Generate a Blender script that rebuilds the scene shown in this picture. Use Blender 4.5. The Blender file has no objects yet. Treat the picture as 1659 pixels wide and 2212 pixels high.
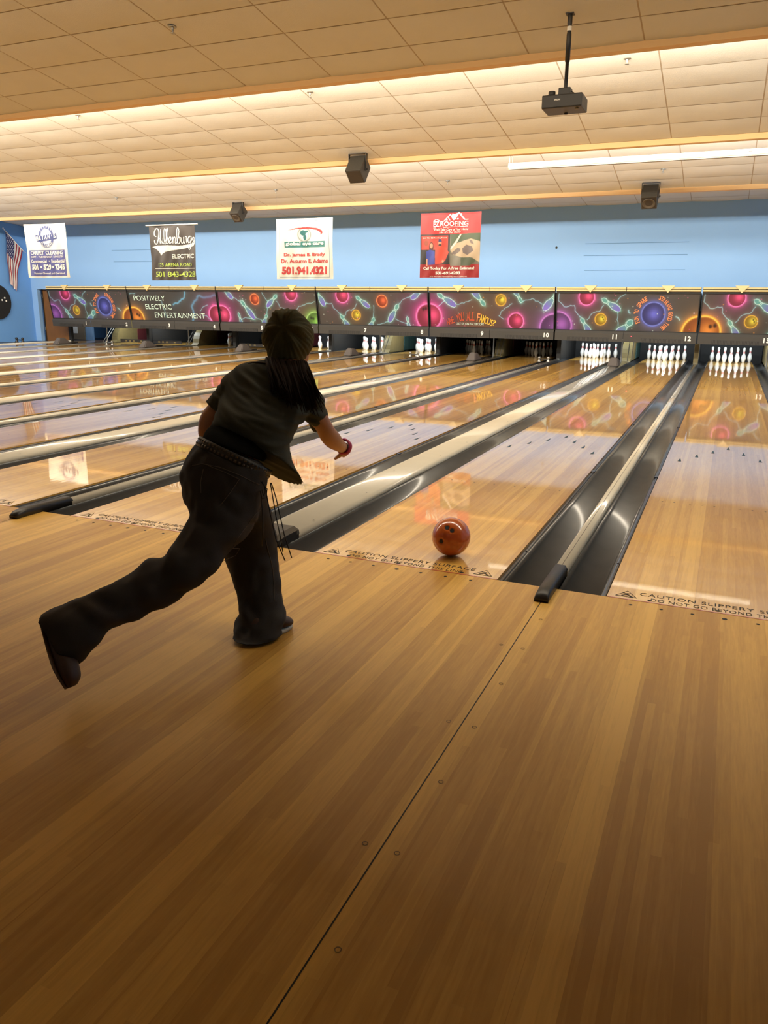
import bpy, bmesh, math, random
import numpy as np
from mathutils import Vector, Matrix, noise
from mathutils.bvhtree import BVHTree
random.seed(7); rng = np.random.default_rng(7)
S = bpy.context.scene; C = S.collection; PI = math.pi

# ------------------------------------------------------------------ camera, world, lights, exposure
cam_d = bpy.data.cameras.new('camera'); cam = bpy.data.objects.new('camera', cam_d); C.objects.link(cam); S.camera = cam
cam_d.sensor_fit = 'HORIZONTAL'; cam_d.sensor_width = 36; cam_d.lens = 36 * 1670.842 / 1659
cam_d.clip_start = .05; cam_d.clip_end = 200
R_ = Vector((.91729, .39807, .01129)); F_ = Vector((-.3820, .8871, -.2588)).normalized()
R_ = (R_ - F_ * R_.dot(F_)).normalized(); U_ = R_.cross(F_)
M = Matrix.Identity(4)
for i in range(3): M[i][0] = R_[i]; M[i][1] = U_[i]; M[i][2] = -F_[i]
M.translation = (1.4703, -3.6575, 1.3526); cam.matrix_world = M
w = bpy.data.worlds.new('world'); S.world = w; w.use_nodes = True
w.node_tree.nodes['Background'].inputs[0].default_value = (1, .84, .64, 1)
w.node_tree.nodes['Background'].inputs[1].default_value = .05
S.view_settings.view_transform = 'Standard'; S.view_settings.look = 'None'; S.view_settings.gamma = 1
S.view_settings.use_curve_mapping = False; S.view_settings.exposure = 0.0
WARM = (1, .88, .69)
def area(name, loc, direction, sx, sy, power, color=WARM):
    l = bpy.data.lights.new(name, 'AREA'); l.shape = 'RECTANGLE'; l.size = sx; l.size_y = sy; l.energy = power; l.color = color
    o = bpy.data.objects.new(name, l); C.objects.link(o); o.location = loc
    o.rotation_euler = Vector(direction).to_track_quat('-Z', 'Y').to_euler(); return o
BX0, BX1 = -20.9, 6.0
area('cove_light', (-7.5, 1.68, 4.46), (0, .2, -1), 26, .07, 600)
area('cove_light', (-7.5, 5.90, 4.06), (0, 1, -.12), 26, .07, 950)
area('cove_light', (-7.5, 10.22, 3.86), (0, 1, -.7), 26, .07, 1250, (1, .92, .80))
area('fill_light', (-3, -6.5, 3.7), (0, .3, -1), 9, 2, 6)  # weak unseen fill lamp added behind the camera

# ------------------------------------------------------------------ layout
L, Gn, Gw = 1.0541, .5471, .7503; P = 2 * L + Gn + Gw; H = L / 2; LY = 19.15
def cx(n):
    e = n if n % 2 == 0 else n + 1
    x = (e - 12) / 2 * P
    return x if n % 2 == 0 else x - (L + Gw)
LANES = range(1, 15)
BANDS = [(1.45, 4.315), (5.70, 3.965), (10.04, 3.80), (14.08, 3.62)]      # front y, bottom z

# ------------------------------------------------------------------ helpers
def tag(o, label=None, cat=None, group=None, kind=None):
    if label: o['label'] = label
    if cat: o['category'] = cat
    if group: o['group'] = group
    if kind: o['kind'] = kind
    return o
def obj(name, me, mat=None, parent=None, smooth=False, loc=None):
    if isinstance(me, bmesh.types.BMesh):
        b = me; me = bpy.data.meshes.new(name); b.normal_update(); b.to_mesh(me); b.free()
    if mat is not None:
        for m in (mat if isinstance(mat, (list, tuple)) else [mat]): me.materials.append(m)
    if smooth:
        for p in me.polygons: p.use_smooth = True
    o = bpy.data.objects.new(name, me); C.objects.link(o)
    if parent is not None: o.parent = parent
    if loc is not None: o.location = loc
    return o
def empty(name, loc=(0, 0, 0)):
    o = bpy.data.objects.new(name, None); C.objects.link(o); o.location = loc; o.empty_display_size = .05; return o
def copytree(o, parent=None, loc=None):
    c = o.copy(); C.objects.link(c)
    if parent is not None: c.parent = parent
    if loc is not None: c.location = loc
    for ch in list(o.children): copytree(ch, c)
    return c
def bx(bm, x0, x1, y0, y1, z0, z1, mi=0):
    v = [bm.verts.new(p) for p in ((x0,y0,z0),(x1,y0,z0),(x1,y1,z0),(x0,y1,z0),(x0,y0,z1),(x1,y0,z1),(x1,y1,z1),(x0,y1,z1))]
    for f in ((0,3,2,1),(4,5,6,7),(0,1,5,4),(1,2,6,5),(2,3,7,6),(3,0,4,7)):
        fc = bm.faces.new([v[i] for i in f]); fc.material_index = mi
    return v
def box(x0, x1, y0, y1, z0, z1, bev=0):
    bm = bmesh.new(); bx(bm, x0, x1, y0, y1, z0, z1)
    if bev: bmesh.ops.bevel(bm, geom=bm.edges[:], offset=bev, segments=2, affect='EDGES', profile=.6)
    return bm
def extrude_profile(pts, y0, y1, closed=True, bm=None):                     # profile in xz swept along y
    bm = bm or bmesh.new()
    a = [bm.verts.new((x, y0, z)) for x, z in pts]; b = [bm.verts.new((x, y1, z)) for x, z in pts]
    n = len(pts)
    for i in range(n if closed else n - 1):
        j = (i + 1) % n; bm.faces.new((a[i], a[j], b[j], b[i]))
    if closed: bm.faces.new(a[::-1]); bm.faces.new(b)
    return bm
def tube(bm, pts, r, seg=8, closed=False):
    pts = [Vector(p) for p in pts]; rings = []
    prev = None
    for i, p in enumerate(pts):
        t = (pts[min(i+1, len(pts)-1)] - pts[max(i-1, 0)]).normalized()
        up = prev or (Vector((0,0,1)) if abs(t.z) < .9 else Vector((1,0,0)))
        s = t.cross(up).normalized(); u = s.cross(t).normalized(); prev = u
        rr = r[i] if isinstance(r, (list, tuple)) else r
        rings.append([bm.verts.new(p + (s*math.cos(a) + u*math.sin(a))*rr) for a in [2*PI*k/seg for k in range(seg)]])
    for A, B in zip(rings, rings[1:]):
        for k in range(seg): bm.faces.new((A[k], A[(k+1)%seg], B[(k+1)%seg], B[k]))
    bm.faces.new(rings[0][::-1]); bm.faces.new(rings[-1])
    return bm
def lathe(prof, seg=20, bm=None, off=(0,0,0)):
    bm = bm or bmesh.new(); rings = []
    for r, z in prof:
        if r < 1e-5: rings.append([bm.verts.new((off[0], off[1], z+off[2]))])
        else: rings.append([bm.verts.new((off[0]+r*math.cos(2*PI*k/seg), off[1]+r*math.sin(2*PI*k/seg), z+off[2])) for k in range(seg)])
    for A, B in zip(rings, rings[1:]):
        for k in range(seg):
            a, b = A[k % len(A)], A[(k+1) % len(A)]; c, d = B[(k+1) % len(B)], B[k % len(B)]
            vs = []
            for v in (a, b, c, d):
                if v not in vs: vs.append(v)
            if len(vs) > 2: bm.faces.new(vs)
    return bm

# ------------------------------------------------------------------ materials
def mat(name, col, rough=.5, metal=0, spec=.5, noise_amt=0, noise_scale=20, bump=0, bump_scale=60, coat=0, coat_rough=.03, emit=None, es=1, sheen=0):
    m = bpy.data.materials.new(name); m.use_nodes = True; nt = m.node_tree; b = nt.nodes['Principled BSDF']
    b.inputs['Base Color'].default_value = (*col, 1); b.inputs['Roughness'].default_value = rough
    b.inputs['Metallic'].default_value = metal; b.inputs['Specular IOR Level'].default_value = spec
    b.inputs['Coat Weight'].default_value = coat; b.inputs['Coat Roughness'].default_value = coat_rough
    if sheen: b.inputs['Sheen Weight'].default_value = sheen
    if emit: b.inputs['Emission Color'].default_value = (*emit, 1); b.inputs['Emission Strength'].default_value = es
    tc = nt.nodes.new('ShaderNodeTexCoord')
    if noise_amt:
        n = nt.nodes.new('ShaderNodeTexNoise'); n.inputs['Scale'].default_value = noise_scale; n.inputs['Detail'].default_value = 5
        nt.links.new(tc.outputs['Object'], n.inputs['Vector'])
        r = nt.nodes.new('ShaderNodeMapRange'); r.inputs[3].default_value = 1 - noise_amt; r.inputs[4].default_value = 1 + noise_amt
        nt.links.new(n.outputs['Fac'], r.inputs[0])
        x = nt.nodes.new('ShaderNodeVectorMath'); x.operation = 'SCALE'; x.inputs[0].default_value = col
        nt.links.new(r.outputs[0], x.inputs['Scale']); nt.links.new(x.outputs[0], b.inputs['Base Color'])
    if bump:
        n = nt.nodes.new('ShaderNodeTexNoise'); n.inputs['Scale'].default_value = bump_scale; n.inputs['Detail'].default_value = 6
        nt.links.new(tc.outputs['Object'], n.inputs['Vector'])
        bp = nt.nodes.new('ShaderNodeBump'); bp.inputs['Strength'].default_value = bump; bp.inputs['Distance'].default_value = .01
        nt.links.new(n.outputs['Fac'], bp.inputs['Height']); nt.links.new(bp.outputs[0], b.inputs['Normal'])
    return m
def vmat(name, rough=.5, coat=0):
    m = mat(name, (1,1,1), rough, coat=coat, coat_rough=.1); nt = m.node_tree
    a = nt.nodes.new('ShaderNodeVertexColor'); a.layer_name = 'print'
    nt.links.new(a.outputs[0], nt.nodes['Principled BSDF'].inputs['Base Color']); return m
def wood(name, rough, coat, coat_rough, wave=0.0, light=(.60,.385,.165), dark=(.40,.215,.085), spec=.3):
    m = bpy.data.materials.new(name); m.use_nodes = True; nt = m.node_tree; N = nt.nodes; K = nt.links; b = N['Principled BSDF']
    tc = N.new('ShaderNodeTexCoord'); sp = N.new('ShaderNodeSeparateXYZ'); K.new(tc.outputs['Object'], sp.inputs[0])
    def mth(op, a, bb=None, c=None):
        n = N.new('ShaderNodeMath'); n.operation = op
        for i, v in enumerate((a, bb, c)):
            if v is None: continue
            if isinstance(v, (int, float)): n.inputs[i].default_value = v
            else: K.new(v, n.inputs[i])
        return n.outputs[0]
    oi = N.new('ShaderNodeObjectInfo'); seed = mth('MULTIPLY', oi.outputs['Random'], 37.0)
    X = mth('ADD', sp.outputs[0], 50.0)
    bi = mth('FLOOR', mth('DIVIDE', X, .02703)); gi = mth('FLOOR', mth('DIVIDE', X, .0905))
    def wn(v, off):
        n = N.new('ShaderNodeTexWhiteNoise'); n.noise_dimensions = '1D'; K.new(mth('ADD', mth('ADD', v, off), seed), n.inputs['W']); return n.outputs['Value']
    r1 = wn(gi, .3); r2 = wn(bi, 11.7)
    seg = mth('FLOOR', mth('DIVIDE', mth('ADD', sp.outputs[1], mth('MULTIPLY', r2, 7.0)), 1.5))
    r3 = wn(mth('ADD', mth('MULTIPLY', seg, 13.37), bi), 3.1)
    mp = N.new('ShaderNodeMapping'); mp.inputs['Scale'].default_value = (28, 1.6, 10); K.new(tc.outputs['Object'], mp.inputs[0])
    g = N.new('ShaderNodeTexNoise'); g.inputs['Scale'].default_value = 2.2; g.inputs['Detail'].default_value = 7; g.inputs['Distortion'].default_value = .9; K.new(mp.outputs[0], g.inputs['Vector'])
    mp2 = N.new('ShaderNodeMapping'); mp2.inputs['Scale'].default_value = (90, 9, 10); K.new(tc.outputs['Object'], mp2.inputs[0])
    g2 = N.new('ShaderNodeTexNoise'); g2.inputs['Scale'].default_value = 1.5; g2.inputs['Detail'].default_value = 4; K.new(mp2.outputs[0], g2.inputs['Vector'])
    f = mth('ADD', mth('MULTIPLY', r1, .58), mth('ADD', mth('MULTIPLY', r2, .16), mth('MULTIPLY', r3, .26)))
    f = mth('ADD', f, mth('ADD', mth('MULTIPLY', mth('SUBTRACT', g.outputs['Fac'], .5), .55), mth('MULTIPLY', mth('SUBTRACT', g2.outputs['Fac'], .5), .3)))
    cr = N.new('ShaderNodeValToRGB'); e = cr.color_ramp.elements
    e[0].position = .12; e[0].color = (*dark, 1); e[1].position = .85; e[1].color = (*light, 1)
    md = cr.color_ramp.elements.new(.48); md.color = (*[(a*.45+c*.55) for a, c in zip(light, dark)], 1)
    K.new(f, cr.inputs[0])
    fr = mth('FRACT', mth('DIVIDE', X, .02703)); ed = mth('LESS_THAN', mth('ABSOLUTE', mth('SUBTRACT', fr, .5)), .487)
    sc = N.new('ShaderNodeVectorMath'); sc.operation = 'SCALE'; K.new(cr.outputs[0], sc.inputs[0]); K.new(mth('ADD', mth('MULTIPLY', ed, .07), .93), sc.inputs['Scale'])
    K.new(sc.outputs[0], b.inputs['Base Color'])
    b.inputs['Roughness'].default_value = rough; b.inputs['Coat Weight'].default_value = coat; b.inputs['Coat Roughness'].default_value = coat_rough
    b.inputs['Specular IOR Level'].default_value = spec; b.inputs['Coat IOR'].default_value = 1.5
    if wave:
        n = N.new('ShaderNodeTexNoise'); n.inputs['Scale'].default_value = 2.0; n.inputs['Detail'].default_value = 2
        mp3 = N.new('ShaderNodeMapping'); mp3.inputs['Scale'].default_value = (9, 1, 1); K.new(tc.outputs['Object'], mp3.inputs[0]); K.new(mp3.outputs[0], n.inputs['Vector'])
        bp = N.new('ShaderNodeBump'); bp.inputs['Strength'].default_value = wave; bp.inputs['Distance'].default_value = .003
        K.new(n.outputs['Fac'], bp.inputs['Height']); K.new(bp.outputs[0], b.inputs['Coat Normal'])
    return m
M_LANE = wood('lane_wood', .35, 1, .032, .05, light=(.86,.51,.11), dark=(.54,.27,.045))
M_APP = wood('approach_wood', .42, .38, .22, 0, light=(.80,.475,.10), dark=(.49,.25,.045))
M_TILE = mat('ceiling_tile', (.64,.635,.60), .95, noise_amt=.05, noise_scale=3, bump=.25, bump_scale=90)
M_TBAR = mat('ceiling_grid', (.44,.37,.29), .8)
M_BAND = mat('soffit_paint', (.72,.48,.23), .7, noise_amt=.04, noise_scale=2)
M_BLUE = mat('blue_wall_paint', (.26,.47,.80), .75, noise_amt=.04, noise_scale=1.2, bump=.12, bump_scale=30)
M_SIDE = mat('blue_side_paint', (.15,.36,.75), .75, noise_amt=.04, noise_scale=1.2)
M_LINE = mat('wall_groove', (.10,.22,.42), .8)
M_GUT = mat('gutter_plastic', (.075,.078,.082), .32, spec=.5, noise_amt=.25, noise_scale=5, coat=.5, coat_rough=.10)
M_RAIL = mat('bumper_rail_plastic', (.030,.032,.036), .3, coat=.3)
M_CAP = mat('divider_cream', (.84,.79,.66), .25, coat=.8, coat_rough=.08, noise_amt=.05, noise_scale=6)
M_BLACK = mat('black_rubber', (.018,.016,.015), .4, bump=.1)
M_DARK = mat('dark_paint', (.012,.012,.012), .7)
M_PINW = mat('pin_plastic', (.86,.88,.86), .22, coat=.6)
M_PINR = mat('pin_red', (.75,.03,.03), .3)
M_CREAM = mat('cream_trim', (.66,.53,.26), .45)
M_FASC = mat('fascia_grey', (.050,.047,.042), .5, noise_amt=.06, noise_scale=4)
M_VENT = mat('vent_grey', (.022,.02,.018), .6)
M_WHITE = mat('white_print', (.88,.87,.80), .5)
M_OLIVE = mat('kickback_olive', (.16,.125,.05), .5, noise_amt=.3, noise_scale=4)
M_MAROON = mat('cushion_maroon', (.09,.012,.015), .6)
M_GREEN = mat('cushion_green', (.02,.055,.05), .6)
M_STEEL = mat('grey_metal', (.3,.29,.26), .35, metal=.8)
M_INK = mat('lane_ink', (.02,.02,.018), .5, spec=.25)
M_REDLINE = mat('foul_line_red', (.50,.11,.045), .4, coat=.6)
M_ARROW = mat('arrow_ink', (.01,.06,.10), .5, spec=.3)
M_HOOD = mat('hood_grey', (.085,.072,.065), .6)

# ------------------------------------------------------------------ approach floor, side ledge, lane bed
bm = bmesh.new(); bx(bm, -21.0, 6.6, -8.5, 0, -.12, 0)
floor = obj('floor', bm, M_APP); tag(floor, kind='structure')
bm = bmesh.new(); bx(bm, -21.0, 6.6, 0, 21.6, -.22, -.12)
bed = obj('floor_lane_bed', bm, M_DARK); tag(bed, kind='structure')
bm = bmesh.new(); bx(bm, -21.0, cx(1)-H-.235-.05, 0.0, 16.0, -.12, -.01); bx(bm, -21.0, cx(1)-H-.235-.05, 16.0, 21.6, -.12, -.02)
tag(obj('floor_side_ledge', bm, mat('ledge_black', (.05,.045,.04), .4)), kind='structure')
# seams, dots and screws of the approach: printed or inlaid marks of the floor
bm = bmesh.new()
for k in range(-5, 1): bx(bm, .80 + k*P - .002, .80 + k*P + .002, -8.4, -.2, -.002, .0006)
obj('floor_seam', bm, M_INK, floor)
def disc(bm, x, y, r, z=.0008, seg=12, ry=None):
    bm.faces.new([bm.verts.new((x + r*math.cos(2*PI*k/seg), y + (ry or r)*math.sin(2*PI*k/seg), z)) for k in range(seg)])
bm = bmesh.new()
for n in range(8, 15):
    for k in range(-3, 4): disc(bm, cx(n) + k*.136, -.064, .0085 if k else .012)
obj('floor_dot', bm, M_INK, floor)
bm = bmesh.new()
def ringq(bm, x, y, r0, r1, z=.0008, seg=14, a0=0, a1=2*PI):
    prev = None
    for k in range(seg+1):
        a = a0 + (a1-a0)*k/seg
        c = (bm.verts.new((x+r0*math.cos(a), y+r0*math.sin(a), z)), bm.verts.new((x+r1*math.cos(a), y+r1*math.sin(a), z)))
        if prev: bm.faces.new((prev[0], prev[1], c[1], c[0]))
        prev = c
for k in (-1, 0):
    for j in range(12):
        ringq(bm, .80+k*P+.045, -.42 - j*.335, .006, .0082); 
        if j % 2: ringq(bm, .80+k*P-.045, -.42 - j*.335, .006, .0082)
obj('floor_screw', bm, mat('screw_plug', (.12,.075,.03), .5), floor)

# ------------------------------------------------------------------ text
_dg = None
def text_geo(s, offset=0.0, shear=0.0, spacing=1.0):
    cu = bpy.data.curves.new('t', 'FONT'); cu.body = s; cu.size = 1; cu.offset = offset; cu.shear = shear; cu.space_character = spacing; cu.resolution_u = 3
    o = bpy.data.objects.new('t', cu); C.objects.link(o)
    dg = bpy.context.evaluated_depsgraph_get(); me = o.evaluated_get(dg).to_mesh()
    v = np.array([x.co[:2] for x in me.vertices]).reshape(-1, 2); f = [tuple(p.vertices) for p in me.polygons]
    o.evaluated_get(dg).to_mesh_clear(); bpy.data.objects.remove(o); bpy.data.curves.remove(cu)
    return v, f
def put_text(bm, s, o, ux, uy, width=None, height=None, offset=0.012, shear=0, spacing=1.0, align='c', lift=0.002, rot=0, mi=0, vfun=None):
    """s set so that its bounding box is width x height; o is its centre (align c), left (l) or right (r) middle."""
    v, f = text_geo(s, offset, shear, spacing)
    if not len(v): return
    mn, mx = v.min(0), v.max(0); sz = mx - mn
    sy = height / sz[1] if height else None; sx = width / sz[0] if width else sy
    if sy is None: sy = sx
    p = (v - (mn + mx) / 2) * (sx, sy)
    if align == 'l': p[:, 0] += sz[0]*sx/2
    if align == 'r': p[:, 0] -= sz[0]*sx/2
    if rot: c, s_ = math.cos(rot), math.sin(rot); p = p @ np.array([[c, s_], [-s_, c]])
    ux, uy, o = Vector(ux), Vector(uy), Vector(o); n = ux.cross(uy).normalized()*lift
    if vfun: vs = [bm.verts.new(vfun(a, b)) for a, b in p]
    else: vs = [bm.verts.new(o + ux*a + uy*b + n) for a, b in p]
    for fc in f:
        try: bm.faces.new([vs[i] for i in fc]).material_index = mi
        except ValueError: pass

# ------------------------------------------------------------------ lanes, gutters, dividers
EX, EY, EZ = (1,0,0), (0,1,0), (0,0,1)
lane_labels = {n: 'glossy wooden bowling lane running to the opening numbered %d' % n for n in LANES}
lane_labels[12] = 'glossy wooden bowling lane with the orange ball rolling on it, opening number 12'
for n in LANES:
    bm = bmesh.new(); bx(bm, -H, H, 0.004, LY, -.10, 0)
    ln = obj('bowling_lane', bm, M_LANE, loc=(cx(n), 0, 0)); tag(ln, lane_labels[n], 'bowling lane', 'wooden bowling lanes')
    if n >= 7:
        bm = bmesh.new()
        for k in range(-3, 4):
            x = k*.136; y = 4.80 - abs(k)*.285
            bm.faces.new([bm.verts.new(p) for p in ((x-.016, y-.15, .0008), (x+.016, y-.15, .0008), (x+.003, y, .0008), (x-.003, y, .0008))])
        obj('aiming_arrow', bm, M_ARROW, ln)
        bm = bmesh.new()
        for s in (-1, 1):
            for k in (.082, .163, .245, .35, .43): disc(bm, s*k, 2.13, .007)
        for k in (-.33, -.03, .33): disc(bm, k, .030, .011)
        obj('guide_dot', bm, M_INK, ln)
    if n >= 9:
        bm = bmesh.new(); bx(bm, -H, H, 0.001, .012, -.02, .001); obj('foul_line', bm, M_REDLINE, ln)
        bm = bmesh.new()
        put_text(bm, 'CAUTION SLIPPERY SURFACE', (0, .104, 0), EX, EY, .765, .040, 0.0, spacing=1.1, lift=.0009)
        put_text(bm, 'DO NOT GO BEYOND THIS LINE', (0, .043, 0), EX, EY, .655, .038, 0.0, spacing=1.1, lift=.0009)
        obj('caution_lettering', bm, M_INK, ln)
        for s in (-1, 1):
            bm = bmesh.new()
            def tri(r0, r1, X=s*.441):
                a = [(X-.052*r0, .078-.042*r0), (X+.052*r0, .078-.042*r0), (X, .078+.045*r0)]; b = [(X-.052*r1, .078-.042*r1), (X+.052*r1, .078-.042*r1), (X, .078+.045*r1)]
                for i in range(3):
                    j = (i+1) % 3; bm.faces.new([bm.verts.new((*q, .0009)) for q in (a[i], a[j], b[j], b[i])])
            tri(1.0, .86)
            X = s*.441                                             # slipping figure in the triangle
            for (x0, y0, x1, y1, t) in ((-.022,.048,.0,.068,.004), (.0,.068,.012,.085,.005), (.0,.068,.022,.054,.004), (-.02,.085,.012,.082,.003), (.015,.048,.03,.046,.003)):
                d = Vector((x1-x0, y1-y0)).normalized(); q = Vector((-d.y, d.x))*t
                bm.faces.new([bm.verts.new((X+a, b, .0009)) for a, b in ((x0-q.x, y0-q.y), (x1-q.x, y1-q.y), (x1+q.x, y1+q.y), (x0+q.x, y0+q.y))])
            obj('warning_triangle', bm, M_INK, ln)

def gutter_profile(x0, x1, depth=.062, n=14):
    top = [(x0 + (x1-x0)*i/n, -.012 - depth*math.sin(PI*i/n)**.75) for i in range(n+1)]
    return top + [(x1, -.115), (x0, -.115)]
def add_gutter(xa, xb, rail_side, label, y0=.004):
    # xa<xb bounds; rail lies on the lane side
    w = .032
    g0, g1 = (xa + w, xb) if rail_side == 'l' else (xa, xb - w)
    g = obj('gutter', extrude_profile(gutter_profile(g0, g1), y0, LY+.4), M_GUT, smooth=False); tag(g, label, 'gutter', 'dark gutters beside the lanes')
    for p in g.data.polygons: p.use_smooth = abs(p.normal.y) < .5 and p.center.z > -.1
    r0, r1 = (xa, xa+w) if rail_side == 'l' else (xb-w, xb)
    bm = bmesh.new()
    bx(bm, r0+.001, r1-.001, y0, LY, -.11, -.016)
    hx = r0 + .004 if rail_side == 'l' else r1 - .004
    tube(bm, [((r0+r1)/2, y0, -.016), ((r0+r1)/2, .55, -.016)], .011)
    tube(bm, [((r0+r1)/2, .57, -.016), ((r0+r1)/2, LY-1.5, -.016)], .0095)
    y = 3.0
    while y < LY-2: bx(bm, r0+.002, r1-.002, y, y+.05, -.02, -.004); y += 3.05
    obj('bumper_rail', bm, M_RAIL, g)
for n in LANES:
    c = cx(n)
    if n % 2 == 0:   # left side wide divider, right side narrow
        add_gutter(c-H-.235, c-H, 'r', 'dark gutter along the left edge of lane %d' % n)
        add_gutter(c+H, c+H+.235, 'l', 'dark gutter along the right edge of lane %d' % n)
    else:
        add_gutter(c-H-.235, c-H, 'r', 'dark gutter along the left edge of lane %d' % n)
        add_gutter(c+H, c+H+.235, 'l', 'dark gutter along the right edge of lane %d' % n)
def cap_profile(x0, x1, h, base=-.03, n=10, e=.35):
    return [(x0, base)] + [(x0 + (x1-x0)*i/n, h*(math.sin(PI*(i*.96/n+.02))**e)) for i in range(n+1)] + [(x1, base)]
def divider(x0, x1, h, wide, label, y0):
    d = obj('lane_divider', extrude_profile(cap_profile(x0+.001, x1-.001, h), y0, 17.4), M_CAP); tag(d, label, 'lane divider', 'wide lane dividers' if wide else 'narrow lane dividers')
    for p in d.data.polygons: p.use_smooth = abs(p.normal.y) < .5
    bm = bmesh.new(); bx(bm, x0+.002, x1-.002, .002, 17.4, -.115, -.031)
    obj('divider_base', bm, M_RAIL, d)
    xm = (x0+x1)/2
    if wide:
        bm = bmesh.new()
        for y in np.arange(.5, 16, .8): disc(bm, xm + .35*(x1-x0)*(1 if int(y*10) % 3 else -.2), y, .006, h+.0006)
        obj('divider_screw', bm, M_BLACK, d)
    else:
        bm = bmesh.new(); bx(bm, xm-.0012, xm+.0012, y0, 15, h*.9, h+.0008); obj('divider_seam', bm, M_HOOD, d)
    # black moulded end piece
    bm = bmesh.new()
    if wide: prof = [(-.02, -.02, .018), (0, .0, .050), (.10, .0, .058), (.24, .0, .060), (.245, .0, .03)]
    else: prof = [(-.21, -.003, .022), (-.19, -.004, .040), (-.12, -.004, .052), (0, -.003, .050), (.25, -.004, .046), (.265, .0, .03)]
    rings = []
    wd = (x1-x0)/2 - .002
    for y, ins, z in prof:
        ww = wd + ins
        rings.append([bm.verts.new((xm+a*ww, y, b)) for a, b in ((-1, .0012 if y < 0 else -.02), (-1, z*.7), (-.75, z), (.75, z), (1, z*.7), (1, .0012 if y < 0 else -.02))])
    for A, B in zip(rings, rings[1:]):
        for k in range(5): bm.faces.new((A[k], B[k], B[k+1], A[k+1]))
        bm.faces.new((A[5], B[5], B[0], A[0]))
    bm.faces.new(rings[0]); bm.faces.new(rings[-1][::-1])
    ec = obj('end_cap', bm, M_BLACK, d, smooth=not wide); ec['label'] = 'black moulded end cap at the foul line'
    if wide:
        bm = bmesh.new()
        v = [bm.verts.new((x1-.0012, y, z)) for y, z in ((.215,.016),(.238,.016),(.238,.040),(.215,.040))]; bm.faces.new(v)
        obj('end_cap_bracket', bm, M_STEEL, d)
        bm = bmesh.new(); tube(bm, [(x1-.02, .03, .015), (x1-.0008, .03, .015)], .012, 10); obj('end_cap_bolt', bm, M_STEEL, d)
for e in range(2, 15, 2):
    c = cx(e)
    divider(c-H-Gw+.235, c-H-.235, .034, True, 'wide cream ball return divider between lanes %d and %d' % (e-1, e), .24)
    if e < 14: divider(c+H+.235, c+H+Gn-.235, .030, False, 'narrow cream divider strip between lanes %d and %d' % (e, e+1), .255)
tag(obj('lane_divider', extrude_profile(cap_profile(cx(1)-H-.235-.05, cx(1)-H-.235, .03), .0, 17.4), M_CAP), 'cream divider strip outside lane 1, farthest left against the side floor', 'lane divider')

# ball return hoods on the wide dividers, ball sensors on the narrow ones
def hood(bm, x, y):
    b = [(-.125,0,.03),(.125,0,.03),(.125,.62,.03),(-.125,.62,.03)]; t = [(-.07,.16,.225),(.07,.16,.225),(.085,.36,.21),(-.085,.36,.21)]
    vb = [bm.verts.new((x+a, y+c, z)) for a, c, z in b]; vt = [bm.verts.new((x+a, y+c, z)) for a, c, z in t]
    bm.faces.new(vb[::-1]); bm.faces.new(vt)
    for i in range(4): bm.faces.new((vb[i], vb[(i+1)%4], vt[(i+1)%4], vt[i]))
for e in range(2, 15, 2):
    bm = bmesh.new(); hood(bm, 0, 0); bmesh.ops.bevel(bm, geom=bm.edges[:], offset=.02, segments=3, affect='EDGES')
    h = obj('ball_return_hood', bm, M_HOOD, loc=(cx(e)-H-Gw/2, 15.05, 0))
    h.location.z = .006; tag(h, 'grey wedge-shaped ball return hood at the far end between lanes %d and %d' % (e-1, e), 'ball return hood', 'ball return hoods')
    bm = bmesh.new(); bx(bm, -.07, .07, .58, .90, .034, .075); obj('hood_mouth', bm, M_BLACK, h)
for e in (0, 2, 8, 10):
    x = cx(e)+H+Gn/2 if e else -20.15
    y = 15.6 if e else 15.7; z0 = .031 if e else -.01
    s = empty('ball_sensor', (x, y, z0)); sc = 1.25 if not e else 1
    tag(s, 'small two-post ball sensor %s' % ({0: 'on the floor by the side wall left of lane 1', 2: 'on the divider right of lane 2', 8: 'on the divider right of lane 8', 10: 'on the divider right of lane 10'}[e]), 'ball sensor', 'ball sensors')
    for k in (-1, 1):
        obj('post', lathe([(0,0),(.055*sc,0),(.045*sc,.03*sc),(.02*sc,.07*sc),(.035*sc,.10*sc),(.035*sc,.13*sc),(0,.145*sc)], 12, off=(k*.11*sc,0,0)), M_BLACK if not e else M_STEEL, s, True)
    bm = bmesh.new(); tube(bm, [(-.11*sc,0,.075*sc),(.11*sc,0,.075*sc)], .014*sc); obj('crossbar', bm, M_BLACK, s)

# ------------------------------------------------------------------ pins
prof = [(0,0),(.026,0),(.0286,.004),(.036,.02),(.0455,.045),(.0535,.075),(.0590,.10),(.0605,.114),(.0590,.135),(.0545,.16),(.0455,.185),(.0350,.21),(.0270,.235),(.0236,.254),(.0232,.268),(.0250,.290),(.0290,.315),(.0318,.335),(.0323,.343),(.0300,.360),(.0240,.372),(.0130,.3795),(0,.381)]
pin0 = obj('bowling_pin', lathe(prof, 20), M_PINW, smooth=True)
def rad(z):
    for (r0, z0), (r1, z1) in zip(prof[1:], prof[2:]):
        if z0 <= z <= z1: return r0 + (r1-r0)*(z-z0)/(z1-z0)
for z0, z1 in ((.236,.249), (.262,.276)):
    obj('neck_band', lathe([(rad(z0)+.0003,z0),(rad(z0)+.0012,z0+.001),(rad((z0+z1)/2)+.0012,(z0+z1)/2),(rad(z1)+.0012,z1-.001),(rad(z1)+.0003,z1)], 20), M_PINR, pin0, True)
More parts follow.
